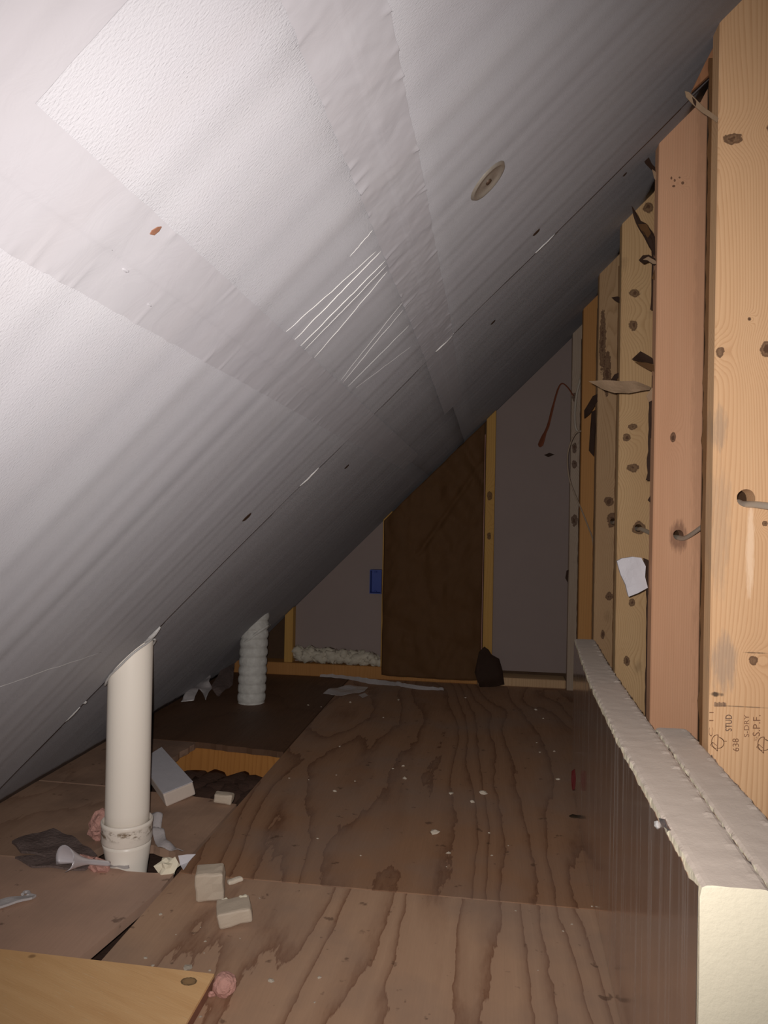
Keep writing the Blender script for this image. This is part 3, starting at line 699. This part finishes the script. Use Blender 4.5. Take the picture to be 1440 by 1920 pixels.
# ------------------------------------------------------------------ foam boards along the stud wall
def board(tab, zt, y0, y1, left_foil, name_loc, label):
    t = thing('foam_board', name_loc, label, 'foam board', None)
    ys = frange(y0, y1, 0.006)
    def lerp(y, c):
        for A, B in zip(tab, tab[1:]):
            if y <= B[0]: return A[c]+(B[c]-A[c])*max(0, (y-A[0])/(B[0]-A[0]))
        return tab[-1][c]
    bm = bmesh.new(); rows = []; nx = 12
    for j, y in enumerate(ys):
        l, r = lerp(y, 1), lerp(y, 2); row = [V((l, y, 0.001))]
        for zz in (0.1, 0.2, 0.3, zt-0.03, zt-0.012): row.append(V((l+0.001*noise.noise(V((y*50, zz*40, 1))), y, zz)))
        for i in range(nx+1):
            u = i/nx; x = l+(r-l)*u; e = min(u, 1-u)*nx
            zz = zt+0.0005*noise.noise(V((x*40, y*40, 3)))+0.00015*noise.noise(V((x*260, y*260, 4)))
            if e < 1.2:
                c = noise.noise(V((y*48, u*9, 8))); zz += (1.2-e)/1.2*(0.0032*c-0.0022); x += (0.5-u)*2*(1.2-e)*0.0022*(0.5+noise.noise(V((y*70, u*5, 5))))
            if i in (nx-2, nx-1): zz += 0.003*max(0, noise.noise(V((y*60, 1, 9))))
            row.append(V((x, y, zz)))
        row += [V((r, y, zt-0.02)), V((r, y, 0.2)), V((r, y, 0.001))]
        if j == 0:
            for v in row: v.y += 0.0015*noise.noise(v*60)
        rows.append([bm.verts.new(v) for v in row])
    n = len(rows[0])
    for A, B in zip(rows, rows[1:]):
        for i in range(n): bm.faces.new((A[i], A[(i+1) % n], B[(i+1) % n], B[i]))
    for i in (0, -1): bm.faces.new(rows[i])
    # greyer top: grazing light painted into the colour; cream cut ends
    bm.faces.ensure_lookup_table(); bm.normal_update()
    o = obj('foam_core', bm, [M['foam'], M['foam_dimmed']], t)
    for f in o.data.polygons:
        if abs(f.normal.z) > 0.6: f.material_index = 1
    def facing(c, sgn, mat, lab):
        bm = bmesh.new(); A = []; B = []
        for y in frange(y0+0.002, y1-0.002, 0.008):
            x = lerp(y, c)+sgn*0.0012; zz = zt-0.006+0.006*noise.noise(V((y*28, c, 2)))+0.004*noise.noise(V((y*90, c, 4)))
            A.append(bm.verts.new((x, y, 0.0015))); B.append(bm.verts.new((x, y, zz)))
        for i in range(len(A)-1): bm.faces.new((A[i], A[i+1], B[i+1], B[i]))
        r = bmesh.ops.extrude_face_region(bm, geom=bm.faces[:]); bmesh.ops.translate(bm, verts=[q for q in r['geom'] if isinstance(q, bmesh.types.BMVert)], vec=(sgn*0.0006, 0, 0))
        return obj('foil_facing', bm, M[mat], t, label=lab)
    facing(1, -1, 'foilface', 'shiny foil face')
    facing(2, 1, 'foil', None)
    return t, lerp
T1 = [(0.73, .197, .2595), (0.905, .197, .262), (1.17, .199, .268), (1.30, .202, .270), (1.5, .207, .273), (1.62, .211, .276), (1.85, .223, .283), (2.19, .243, .299)]
b1, L1 = board(T1, 0.380, 0.73, 2.19, True, (0.23, 1.4, 0), 'long cream foam board with shiny foil face standing on edge in front')
T2 = [(0.74, .2635, .323), (0.905, .266, .324), (1.17, .2735, .3275), (1.30, .2755, .3285), (1.5, .28, .33)]
b2, L2 = board(T2, 0.374, 0.745, 1.300, True, (0.29, 1.0, 0), 'shorter cream foam board wedged between long board and studs')
# bits on the foil
q = onx(1232, 1546, 0.1945); bm = bmesh.new(); lump(bm, q, (0.004, 0.005, 0.005), 1, .3, 2, 3); obj('foam_chip', bm, M['facer_white'], b1)
bm = bmesh.new(); sheetlet(bm, [onx(a, b, 0.1945) for a, b in ((1236, 1534), (1248, 1536), (1262, 1556), (1252, 1560), (1242, 1550))], (-1, 0, 0), 0.0006, 1, 0.006, 40, 1); obj('foil_tear', bm, M['foil'], b1)
bm = bmesh.new(); sheetlet(bm, [ony(a, b, 1.86) for a, b in ((1072, 1446), (1078, 1442), (1080, 1460), (1078, 1480), (1073, 1482), (1071, 1464))], (0, 1, 0), 0.002, 1, 0.002, 40, 1)
lone('red_reflection', bm, M['red'], 'red reflection in the foil face of the board, built as a thin strip', 'scrap')  # thin red strip stands in for a blurred reflection in the foil
bm = bmesh.new(); q = onz(1082, 1532); lump(bm, (q.x-0.006, q.y, 0.001), (0.013, 0.012, 0.002), 2, .2, 2, 4)
lone('knot_hole', bm, M['dirt'], 'black knot hole at the foot of the foil board', 'dirt', smooth=True)  # flat black lump added in place of a dark knot hole

# ------------------------------------------------------------------ white vent pipe
PX, PY = -0.728, 1.478
pp = thing('vent_pipe', (PX, PY, 0), 'cream plastic vent pipe rising through the sloped ceiling', 'pipe')
bm = bmesh.new(); zt = PX+1.14+0.045
lathe(bm, [(0.0440, 0.060), (0.0440, 0.1), (0.0440, zt-0.02), (0.0440, zt+0.02)], (PX, PY), 48); obj('pipe', bm, M['pvc'], pp, True)
k = NT('stained_pvc'); p = k.pos(True)
sp = k.n('ShaderNodeSeparateXYZ'); k.put(sp.inputs[0], p)
band = k.math('MULTIPLY', k.ramp(sp.outputs[2], [(0.050, 0.0), (0.058, 1.0), (0.068, 1.0), (0.074, 0.0)]), k.ramp(k.noise(k.mul(p, (55, 55, 90)), 1.0, 3, .6), [(0.46, 0.0), (0.60, 0.9)]))
M['pvc_stain'] = k.fin(k.mix(band, (0.92, 0.84, 0.75), (0.16, 0.085, 0.02)), 0.35, spec=0.45)
bm = bmesh.new(); lathe(bm, [(0.0445, 0.070), (0.0475, 0.0805), (0.0500, 0.0810), (0.0515, 0.0790), (0.0515, 0.074), (0.0505, 0.072), (0.0505, 0.042), (0.0490, 0.040), (0.0490, 0.0385)], (PX, PY), 48)
obj('coupling', bm, M['pvc_stain'], pp, True, label='collar with brown stains')
bm = bmesh.new(); lathe(bm, [(0.0490, 0.038), (0.0475, 0.030, .001, 0), (0.0440, 0.010, .003, -.002), (0.0400, -0.010, .006, -.006), (0.034, -0.035, .012, -.012), (0.030, -0.06, .020, -.02)], (PX, PY), 40)
obj('elbow', bm, M['pvc'], pp, True)
bm = bmesh.new(); zj = zt-0.045        # torn facer around the pipe where it enters
pts = []
for i in range(26):
    a = 2*math.pi*i/25; x = PX+0.049*math.cos(a); y = PY+0.049*math.sin(a)
    pts.append(V((x, y, x+1.131))+V((0, 0, 0.006*noise.noise(V((a*2, 1, 2))))))
tube(bm, pts, 0.0022, 6); obj('caulk_ring', bm, M['facer_white'], pp, True)

# flexible duct
DX, DY = -0.885, 2.79
du = thing('flexible_duct', (DX, DY, 0), 'white ribbed flexible duct between the floor and sloped ceiling', 'duct')
bm = bmesh.new(); prof = []; zt = DX+1.14+0.05
z = -0.03
while z < zt+0.04:
    ph = (z+0.03) % 0.034/0.034; r = 0.0460+0.0075*math.sin(math.pi*ph)**0.5+0.001*noise.noise(V((z*80, 0, 0)))
    prof.append((r, z, 0.030*max(0, z)**1.1, 0)); z += 0.0042
lathe(bm, prof, (DX, DY), 36)
for v in bm.verts: v.co += (v.co-V((DX, DY, v.co.z)))*0.018*noise.noise(v.co*45)
obj('ribbed_sleeve', bm, M['duct'], du, True)
bm = bmesh.new(); tube(bm, [(DX+0.05*math.cos(a)+0.012, DY+0.05*math.sin(a), zt-0.05+0.04*math.cos(a)) for a in [i*0.35 for i in range(19)]], 0.006, 6); obj('duct_collar', bm, M['duct'], du, True)

# ------------------------------------------------------------------ cables
h1 = ony(1399, 940, SY[0]); h2 = ony(1273, 1008, SY[1]); h3 = ony(1197, 992, SY[2]); h4 = ony(1150, 980, SY[3])
pts = spline([h4+V((0, .25, .0)), h4, h4+V((0, -.05, 0)), (h3+h4)/2+V((.02, 0, -.02)), h3+V((0, .06, 0)), h3, h3+V((0, -.05, 0)), (h2+h3)/2+V((.01, 0, -.01)), h2+V((0.002, .05, 0)), h2+V((0, .01, 0)), h2+V((.003, -.05, .002)), (h1+h2)/2+V((.006, 0, .004)), h1+V((-.001, .06, -.002)), h1+V((0, .015, -.004)), h1+V((.010, -.03, -.006)), h1+V((.035, -.10, -.015)), h1+V((.07, -.2, -.03))], 8)
bm = bmesh.new(); tube(bm, pts, 0.0056, 12, flat=0.75)
lone('electrical_cable', bm, M['cable'], 'pale grey cable threaded through drilled holes in the studs', 'cable', smooth=True)
Yc = 2.84
bm = bmesh.new(); tube(bm, spline([ony(a, b, Yc) for a, b in ((1090, 808), (1080, 812), (1070, 830), (1064, 858), (1067, 895), (1077, 925), (1090, 955), (1103, 988), (1112, 1015), (1114, 1060))], 8), 0.0026, 8)
lone('electrical_cable', bm, M['cable_thin'], 'thin grey cable curving in a loop before the corner studs', 'cable', smooth=True)
bm = bmesh.new(); tube(bm, spline([ony(a, b, 3.20) for a, b in ((1094, 688), (1088, 712), (1081, 740), (1078, 770), (1079, 800), (1086, 812))], 8), 0.0045, 8)
lone('electrical_cable', bm, M['cable'], 'short pale cable hanging down the top of the corner stud', 'cable', smooth=True)

# ------------------------------------------------------------------ loose things on the floor
# light plywood offcut at the near left
k = NT('light_plywood'); p = k.pos(); dr = k.mul(p, (1, 1, 1))
rot = k.n('ShaderNodeVectorRotate', rotation_type='Z_AXIS'); k.put(rot.inputs['Vector'], p); rot.inputs['Angle'].default_value = 0.35
v = rot.outputs[0]
gr = k.noise(k.mul(v, (5, 46, 1)), 1.0, 3, .55, .5); tear = k.noise(k.mul(v, (26, 420, 1)), 1.0, 3, .6)
c = k.mix(gr, (1.0, 0.65, 0.33), (0.76, 0.42, 0.18))
c = k.mix(k.ramp(tear, [(0.62, 0.0), (0.74, 0.6)]), c, (0.92, 0.72, 0.46))
kp = onz(354, 1840, 0.02)
d2 = spot(k, p, (kp.x, kp.y, 0), (0.0125, 0.0105, 1e3)); e = k.math('ADD', d2, k.math('MULTIPLY', k.math('SUBTRACT', k.noise(k.mul(p, (200, 200, 1)), 1.0, 3), .5), .8))
c = k.mix(k.ramp(e, [(0.0, 0.6), (0.5, 0.7), (0.8, 0.97), (1.1, 0.0)]), c, (0.09, 0.06, 0.035))
kp2 = onz(60, 1793, 0.02); d3 = spot(k, p, (kp2.x, kp2.y, 0), (0.007, 0.006, 1e3)); c = k.mix(k.ramp(d3, [(0.2, .6), (1.1, 0.0)]), c, (0.20, 0.09, 0.04))
M['offcut'] = k.fin(c, 0.65, k.bump(tear, .4, .0008))
po = thing('plywood_offcut', (-0.6, 1.0, 0.0), 'light tan plywood offcut with dark knot lying on the near floor', 'board')
A_, B_, C_ = onz(-120, 1765, 0.020), onz(402, 1826, 0.020), onz(322, 1965, 0.020)
D_ = C_+(A_-B_)
bm = bmesh.new(); prism(bm, [A_, B_, C_, D_], (0, 0, -0.0045)); obj('face_veneer', bm, M['offcut'], po)
e1 = V((0, 0, -0.0046)); 
bm = bmesh.new(); prism(bm, [q+e1 for q in (A_, B_, C_, D_)], (0, 0, -0.0148)); obj('core_ply', bm, plain('red_brown_ply_core', (0.34, 0.155, 0.10), .8, .4, 60), po)

def chunk(c, dims, rz, tilt, seed, bev=0.004, jit=0.003):
    bm = bmesh.new(); box(bm, tuple(-d/2 for d in dims), tuple(d/2 for d in dims)); bevel(bm, bev, 2)
    bmesh.ops.subdivide_edges(bm, edges=[e for e in bm.edges if e.calc_length() > 0.012], cuts=2, use_grid_fill=True)
    R = Matrix.Rotation(rz, 3, 'Z') @ Matrix.Rotation(tilt[0], 3, 'X') @ Matrix.Rotation(tilt[1], 3, 'Y')
    lo = 1e9
    for v in bm.verts:
        v.co += v.normal*0 + V((noise.noise(v.co*50+V((seed, 0, 0))), noise.noise(v.co*50+V((0, seed, 0))), noise.noise(v.co*50+V((0, 0, seed)))))*jit
        v.co = R @ v.co; lo = min(lo, v.co.z)
    for v in bm.verts: v.co += V((c[0], c[1], c[2]-lo))
    return bm
# big faced offcut beside the pipe
q = [onz(262, 1426, 0.045), onz(303, 1400, 0.050), onz(362, 1465, 0.040), onz(306, 1488, 0.036)]
fb = thing('foam_block', (-0.86, 2.02, 0.0), 'large grey faced foam offcut lying behind the white pipe', 'foam block')
bm = bmesh.new(); prism(bm, q, (0, 0, -0.002)); bevel(bm, 0.0006); obj('facer', bm, M['foam_grey'], fb)
bm = bmesh.new(); prism(bm, [p_+V((0, 0, -0.0022)) for p_ in q], (0.004, 0.012, -0.035)); bevel(bm, 0.004, 2); obj('foam_core', bm, M['foam_dimmed'], fb)
c = onz(386, 1694); lone('foam_block', chunk((c.x, c.y+0.02, 0.0), (0.050, 0.040, 0.052), 0.25, (0.10, -0.05), 1), M['foam_beige'], 'upright beige foam cube on the near plywood', 'foam block')
fb2c = onz(434, 1735)
fb2 = thing('foam_block', (fb2c.x, fb2c.y, 0), 'low beige foam chunk with broken corner right of the cube', 'foam block')
bm = chunk((fb2c.x, fb2c.y+0.012, 0.0), (0.058, 0.048, 0.026), 0.42, (0.06, -0.10), 2); obj('foam_core', bm, M['foam_beige'], fb2)
bm = bmesh.new(); lump(bm, (fb2c.x-0.024, fb2c.y+0.03, 0.020), (.008, .009, .010), 2, .3, 2, 4); lump(bm, (fb2c.x+0.008, fb2c.y+0.036, 0.026), (.010, .008, .010), 2, .3, 2, 5); obj('broken_corner', bm, M['foam'], fb2, True)
c = onz(440, 1656); lone('foam_chip', chunk((c.x, c.y, 0.0), (0.030, 0.011, 0.009), 0.75, (0, 0), 3, .003), M['crumb'], 'long pale foam chip beside the beige cube', 'foam chip')
c = onz(425, 1500); lone("foam_chip", chunk((c.x, c.y-0.022, 0.0), (0.045, 0.028, 0.022), 0.1, (0, .1), 4, .004), M['foam_beige'], 'beige foam lump on the rim of the floor hole', 'foam chip')
c = onz(312, 1637); bm = bmesh.new(); lump(bm, (c.x, c.y+0.01, 0.010), (.019, .015, .017), 2, .45, 1.6, 6); lone('foam_chip', bm, M['foam'], 'crumbly yellow foam lump by the foot of the pipe', 'foam chip')
bm = bmesh.new(); sheetlet(bm, [onz(334, 1604, .022), onz(367, 1602, .022), onz(354, 1616, .010), onz(344, 1632, .004), onz(338, 1622, .006)], (0, -.5, 1), 0.0008, 1, .003, 40, 2); lone('foil_scrap', bm, M['foam_grey'], 'pointed grey white scrap beside the yellow foam lump', 'scrap')
c = onz(705, 1345, 0)
bm = bmesh.new(); lump(bm, onz(421, 1846, 0.018), (.017, .017, .016), 3, .10, 3.0, 6); lone('insulation_tuft', bm, M['pink'], 'round pink fibreglass tuft at the corner of the tan board', 'insulation')
bm = bmesh.new(); lump(bm, onz(398, 1864, 0.004), (.006, .005, .004), 2, .35, 2, 7); lone('insulation_tuft', bm, M['pink'], 'tiny pink fibreglass bit under the round tuft', 'insulation')
# torn dusty batt and pink fibre around the pipe foot
bm = bmesh.new(); sheetlet(bm, [onz(a, b, 0.006) for a, b in ((22, 1583), (60, 1566), (100, 1560), (135, 1572), (160, 1590), (182, 1606), (176, 1622), (120, 1616), (70, 1605), (40, 1600))], (0, 0, 1), 0.005, 3, 0.006, 22, 3)
lone('insulation_scrap', bm, M['greyfluff'], 'dusty grey torn batt scrap left of the pipe foot', 'insulation')
bm = bmesh.new(); sheetlet(bm, [onz(a, b, 0.004) for a, b in ((28, 1612), (80, 1606), (130, 1617), (176, 1622), (160, 1632), (100, 1630), (60, 1626))], (0, 0, 1), 0.004, 3, 0.005, 22, 5)
lone('insulation_scrap', bm, M['greyfluff'], 'long dark grey batt scrap along the ragged sheet edge', 'insulation')
bm = bmesh.new()
for i, (a, b, s) in enumerate(((150, 1613, .016), (165, 1618, .016), (180, 1622, .015), (135, 1612, .012), (192, 1626, .014))): lump(bm, onz(a, b, 0.006), (s*1.2, s, s*.7), 2, .4, 2.4, i)
lone('insulation_tuft', bm, M['pink'], 'flattened pink fibreglass wad in front of the pipe foot', 'insulation')
bm = bmesh.new()
for i, (a, b, zz) in enumerate(((166, 1548, .03), (168, 1535, .045), (172, 1522, .055), (170, 1560, .02))): lump(bm, onz(a, b+zz*700*.6, zz)+V((0, .03, 0)), (.017, .014, .02), 2, .35, 2.4, i+9)
lone('insulation_tuft', bm, M['pink'], 'pink fibreglass stuffed behind the pipe collar', 'insulation')
# rolled foil cone
a_, b_ = onz(204, 1620, 0.012), onz(118, 1612, 0.055); n = 16; bm = bmesh.new(); rings = []
ax = (b_-a_).normalized(); s1 = ax.cross(V((0, 0, 1))).normalized(); s2 = s1.cross(ax)
for i in range(n+1):
    t = i/n; r = 0.0050+0.0190*max(0, (t-0.45)/0.55)**1.3; c = a_+(b_-a_)*t
    rings.append([bm.verts.new(c+(s1*math.cos(q)+s2*math.sin(q))*r*(1+.05*noise.noise(V((q, t*4, 1)))) + ax*0.006*t*math.sin(q*1.5)) for q in [-0.6+4.6*j/18 for j in range(19)]])
for A, B in zip(rings, rings[1:]):
    for q in range(18): bm.faces.new((A[q], A[q+1], B[q+1], B[q]))
r_ = bmesh.ops.extrude_face_region(bm, geom=bm.faces[:])
for g_ in r_['geom']:
    if isinstance(g_, bmesh.types.BMVert): g_.co += V((0, 0.0006, 0.0006))
lone('plastic_scrap', bm, M['cone'], 'rolled silvery white plastic cone leaning at the pipe foot', 'scrap', smooth=True)
bm = bmesh.new(); sheetlet(bm, [onz(a, b, 0.012) for a, b in ((264, 1532), (285, 1534), (306, 1540), (300, 1556), (312, 1582), (345, 1597), (330, 1602), (296, 1588), (278, 1565), (262, 1550))], (0, 0, 1), 0.0006, 3, 0.03, 26, 3)
lone('plastic_film', bm, M['poly'], 'crumpled pale plastic film right of the pipe collar', 'scrap', smooth=True)
bm = bmesh.new(); sheetlet(bm, [onz(a, b, 0.006) for a, b in ((205, 1616), (222, 1608), (240, 1614), (243, 1626), (226, 1630), (206, 1628))], (0, 0, 1), 0.0006, 2, 0.012, 40, 4)
lone('plastic_film', bm, M['poly'], 'small grey plastic film in front of the pipe elbow', 'scrap', smooth=True)
bm = bmesh.new(); sheetlet(bm, [onz(a, b, 0.004) for a, b in ((-40, 1701), (0, 1691), (40, 1683), (58, 1678), (68, 1680), (60, 1687), (42, 1692), (0, 1703), (-40, 1714))], (0, 0, 1), 0.004, 2, 0.003, 50, 1)
tube(bm, spline([onz(a, b, .006) for a, b in ((42, 1677), (46, 1673), (54, 1673), (52, 1679))], 4), .003, 6)
lone('caulk_strip', bm, M['foam_white'], 'peeled white caulk strip on the floor at left edge', 'scrap')
bm = bmesh.new(); sheetlet(bm, [onz(a, b, 0.0) + V((0, 0, zz)) for a, b, zz in ((338, 1318, .004), (360, 1303, .03), (373, 1280, .085), (384, 1272, .11), (394, 1290, .07), (396, 1306, .03), (388, 1316, .006), (375, 1306, .03), (360, 1318, .01))], (0, -1, .3), 0.001, 3, 0.04, 16, 6)
lone('paper_scrap', bm, M['poly'], 'crumpled pale paper scrap at the eave beside the duct', 'scrap', smooth=True)
# far end: foil ribbon and papers
P = [onz(600, 1264, .012), onz(650, 1269, .010), onz(695, 1275, .016), onz(740, 1281, .010), onz(785, 1287, .012), onz(832, 1292, .006)]
bm = bmesh.new(); L = []; R = []
for i, q in enumerate(spline(P, 10)):
    w_ = 0.018*(1-abs(i/50-.5)*1.1); z_ = 0.010*abs(noise.noise(V((i*.7, 1, 1)))); L.append(bm.verts.new(q+V((0, w_, z_)))); R.append(bm.verts.new(q+V((0, -w_*.6, -q.z+.001+z_*.4))))
for i in range(len(L)-1): bm.faces.new((L[i], L[i+1], R[i+1], R[i]))
r_ = bmesh.ops.extrude_face_region(bm, geom=bm.faces[:]); bmesh.ops.translate(bm, verts=[q for q in r_['geom'] if isinstance(q, bmesh.types.BMVert)], vec=(0, 0, .0006))
lone('foil_strip', bm, M['poly'], 'long silvery foil strip on the floor along the far wall', 'scrap')
bm = bmesh.new(); sheetlet(bm, [onz(a, b, .004) for a, b in ((606, 1299), (625, 1290), (655, 1287), (672, 1286), (690, 1289), (684, 1296), (660, 1302), (640, 1303))], (0, 0, 1), 0.0008, 2, .012, 14, 2)
lone('paper_scrap', bm, M['poly'], 'torn pale paper scrap beside the far foil strip', 'scrap')
bm = bmesh.new(); sheetlet(bm, [onz(a, b, .003) for a, b in ((672, 1303), (684, 1300), (690, 1305), (680, 1309))], (0, 0, 1), 0.0008, 1, .004, 14, 4)
lone('paper_scrap', bm, M['poly'], 'tiny paper scrap in front of the torn pale scrap', 'scrap')
bm = bmesh.new(); sheetlet(bm, [onz(a, b, 0.0) + V((0, 0, zz)) for a, b, zz in ((395, 1300, .02), (420, 1268, .06), (440, 1262, .05), (436, 1288, .01), (410, 1306, .003))], (0, -.3, 1), 0.001, 2, 0.02, 16, 6)
lone('insulation_scrap', bm, M['greyfluff'], 'dark dusty scrap behind the ribbed duct', 'insulation')
# piece of foam in the stud bay
bm = bmesh.new(); pts = [ony(a, b, SY[1]+0.022) for a, b in ((1157, 1052), (1166, 1047), (1186, 1044), (1203, 1046), (1211, 1062), (1210, 1082), (1215, 1102), (1196, 1112), (1179, 1119), (1174, 1098), (1164, 1078))]
sheetlet(bm, pts, (0, 1, 0), 0.010, 2, 0.006, 30, 5)
lone('foam_scrap', bm, M['foam_grey'], 'torn white foam scrap caught on the reddish stud', 'scrap')

# ------------------------------------------------------------------ crumbs scattered over the plywood
fx = lambda L, k0, x0, y0: [(x0+a*k0, y0+b*k0, s) for a, b, s in L]
crumbs = fx([(190, 452, 9), (265, 458, 7), (372, 440, 8), (443, 463, 8), (365, 503, 16), (590, 415, 8), (630, 405, 14), (635, 455, 24), (815, 513, 20), (895, 543, 20), (937, 513, 34), (752, 665, 34), (805, 742, 20), (960, 662, 8), (970, 750, 7),
             (797, 793, 6), (1035, 712, 6), (1228, 457, 14), (1213, 348, 10), (1170, 222, 10), (1145, 315, 8), (1140, 188, 14), (870, 142, 9), (553, 218, 7), (263, 170, 10), (313, 177, 8), (385, 330, 10), (465, 750, 8), (300, 685, 9), (1315, 650, 9), (75, 915, 8), (425, 160, 14), (612, 150, 10)], .486, 450, 1240)
crumbs += fx([(602, 470, 14), (545, 635, 14), (573, 663, 12), (770, 572, 12), (765, 615, 9), (705, 677, 34), (787, 680, 10), (1015, 722, 24), (1198, 708, 14), (752, 855, 14), (752, 519, 8), (1190, 185, 8), (660, 545, 6), (900, 560, 6), (1180, 800, 8)], .5, 0, 1480)
crumbs += fx([(178, 822, 8), (415, 925, 12), (385, 165, 12), (45, 432, 10), (60, 545, 8), (560, 800, 8), (460, 890, 10), (290, 1120, 8), (300, 30, 10)], .375, 900, 1400)
protos = []
for i in range(6):
    bm = bmesh.new(); lump(bm, (0, 0, 0.35), (1.0, 0.55+0.08*i, 0.42), 1, .35, 1.7, i*3+1)
    me = bpy.data.meshes.new('foam_crumb'); bmesh.ops.recalc_face_normals(bm, faces=bm.faces); bm.to_mesh(me); bm.free(); me.materials.append(M['crumb']); protos.append(me)
rc = random.Random(9)
OWN = {}
def own(i, t): OWN[crumbs[i][:2]] = t
own(10, 'longest pale foam crumb, lying crosswise right of the floor centre on the far sheet')
own(9, 'rounded pale foam crumb just left of and nearer than the longest crumb')
own(11, 'thin long foam crumb alone in the middle of the far sheet')
own(12, 'short foam crumb in front of the thin long crumb, nearest the sheet joint')
own(7, 'wide dull foam crumb in the centre of the far sheet, in a trio of crumbs')
own(8, 'flat pale foam crumb to the left of the longest crumb')
own(4, 'pale foam crumb on the far sheet to the right of the floor hole')
own(17, 'pale foam crumb close to the red reflection strip by the foil face')
own(38, 'largest pale foam crumb beside the far edge of the tan plywood offcut')
own(40, 'ragged white foam crumb on the near sheet right of the pink tuft')
for i, (px, py, s) in enumerate(crumbs):
    q = onz(px, py); dist = (q-EYEP).length; sz = s*.5*.5*dist/1420*0.95
    if -0.905 < q.x < -0.59 and 1.80 < q.y < 2.28: continue
    o = bpy.data.objects.new('foam_crumb', protos[i % 6]); COL.objects.link(o)
    o.location = (q.x, q.y, 0.0); o.scale = (sz, sz, sz); o.rotation_euler = (0, 0, rc.uniform(-.5, .5))
    tag(o, OWN.get((px, py)) or 'small pale foam crumb scattered on the plywood floor', 'crumb', 'foam crumbs on the plywood floor')
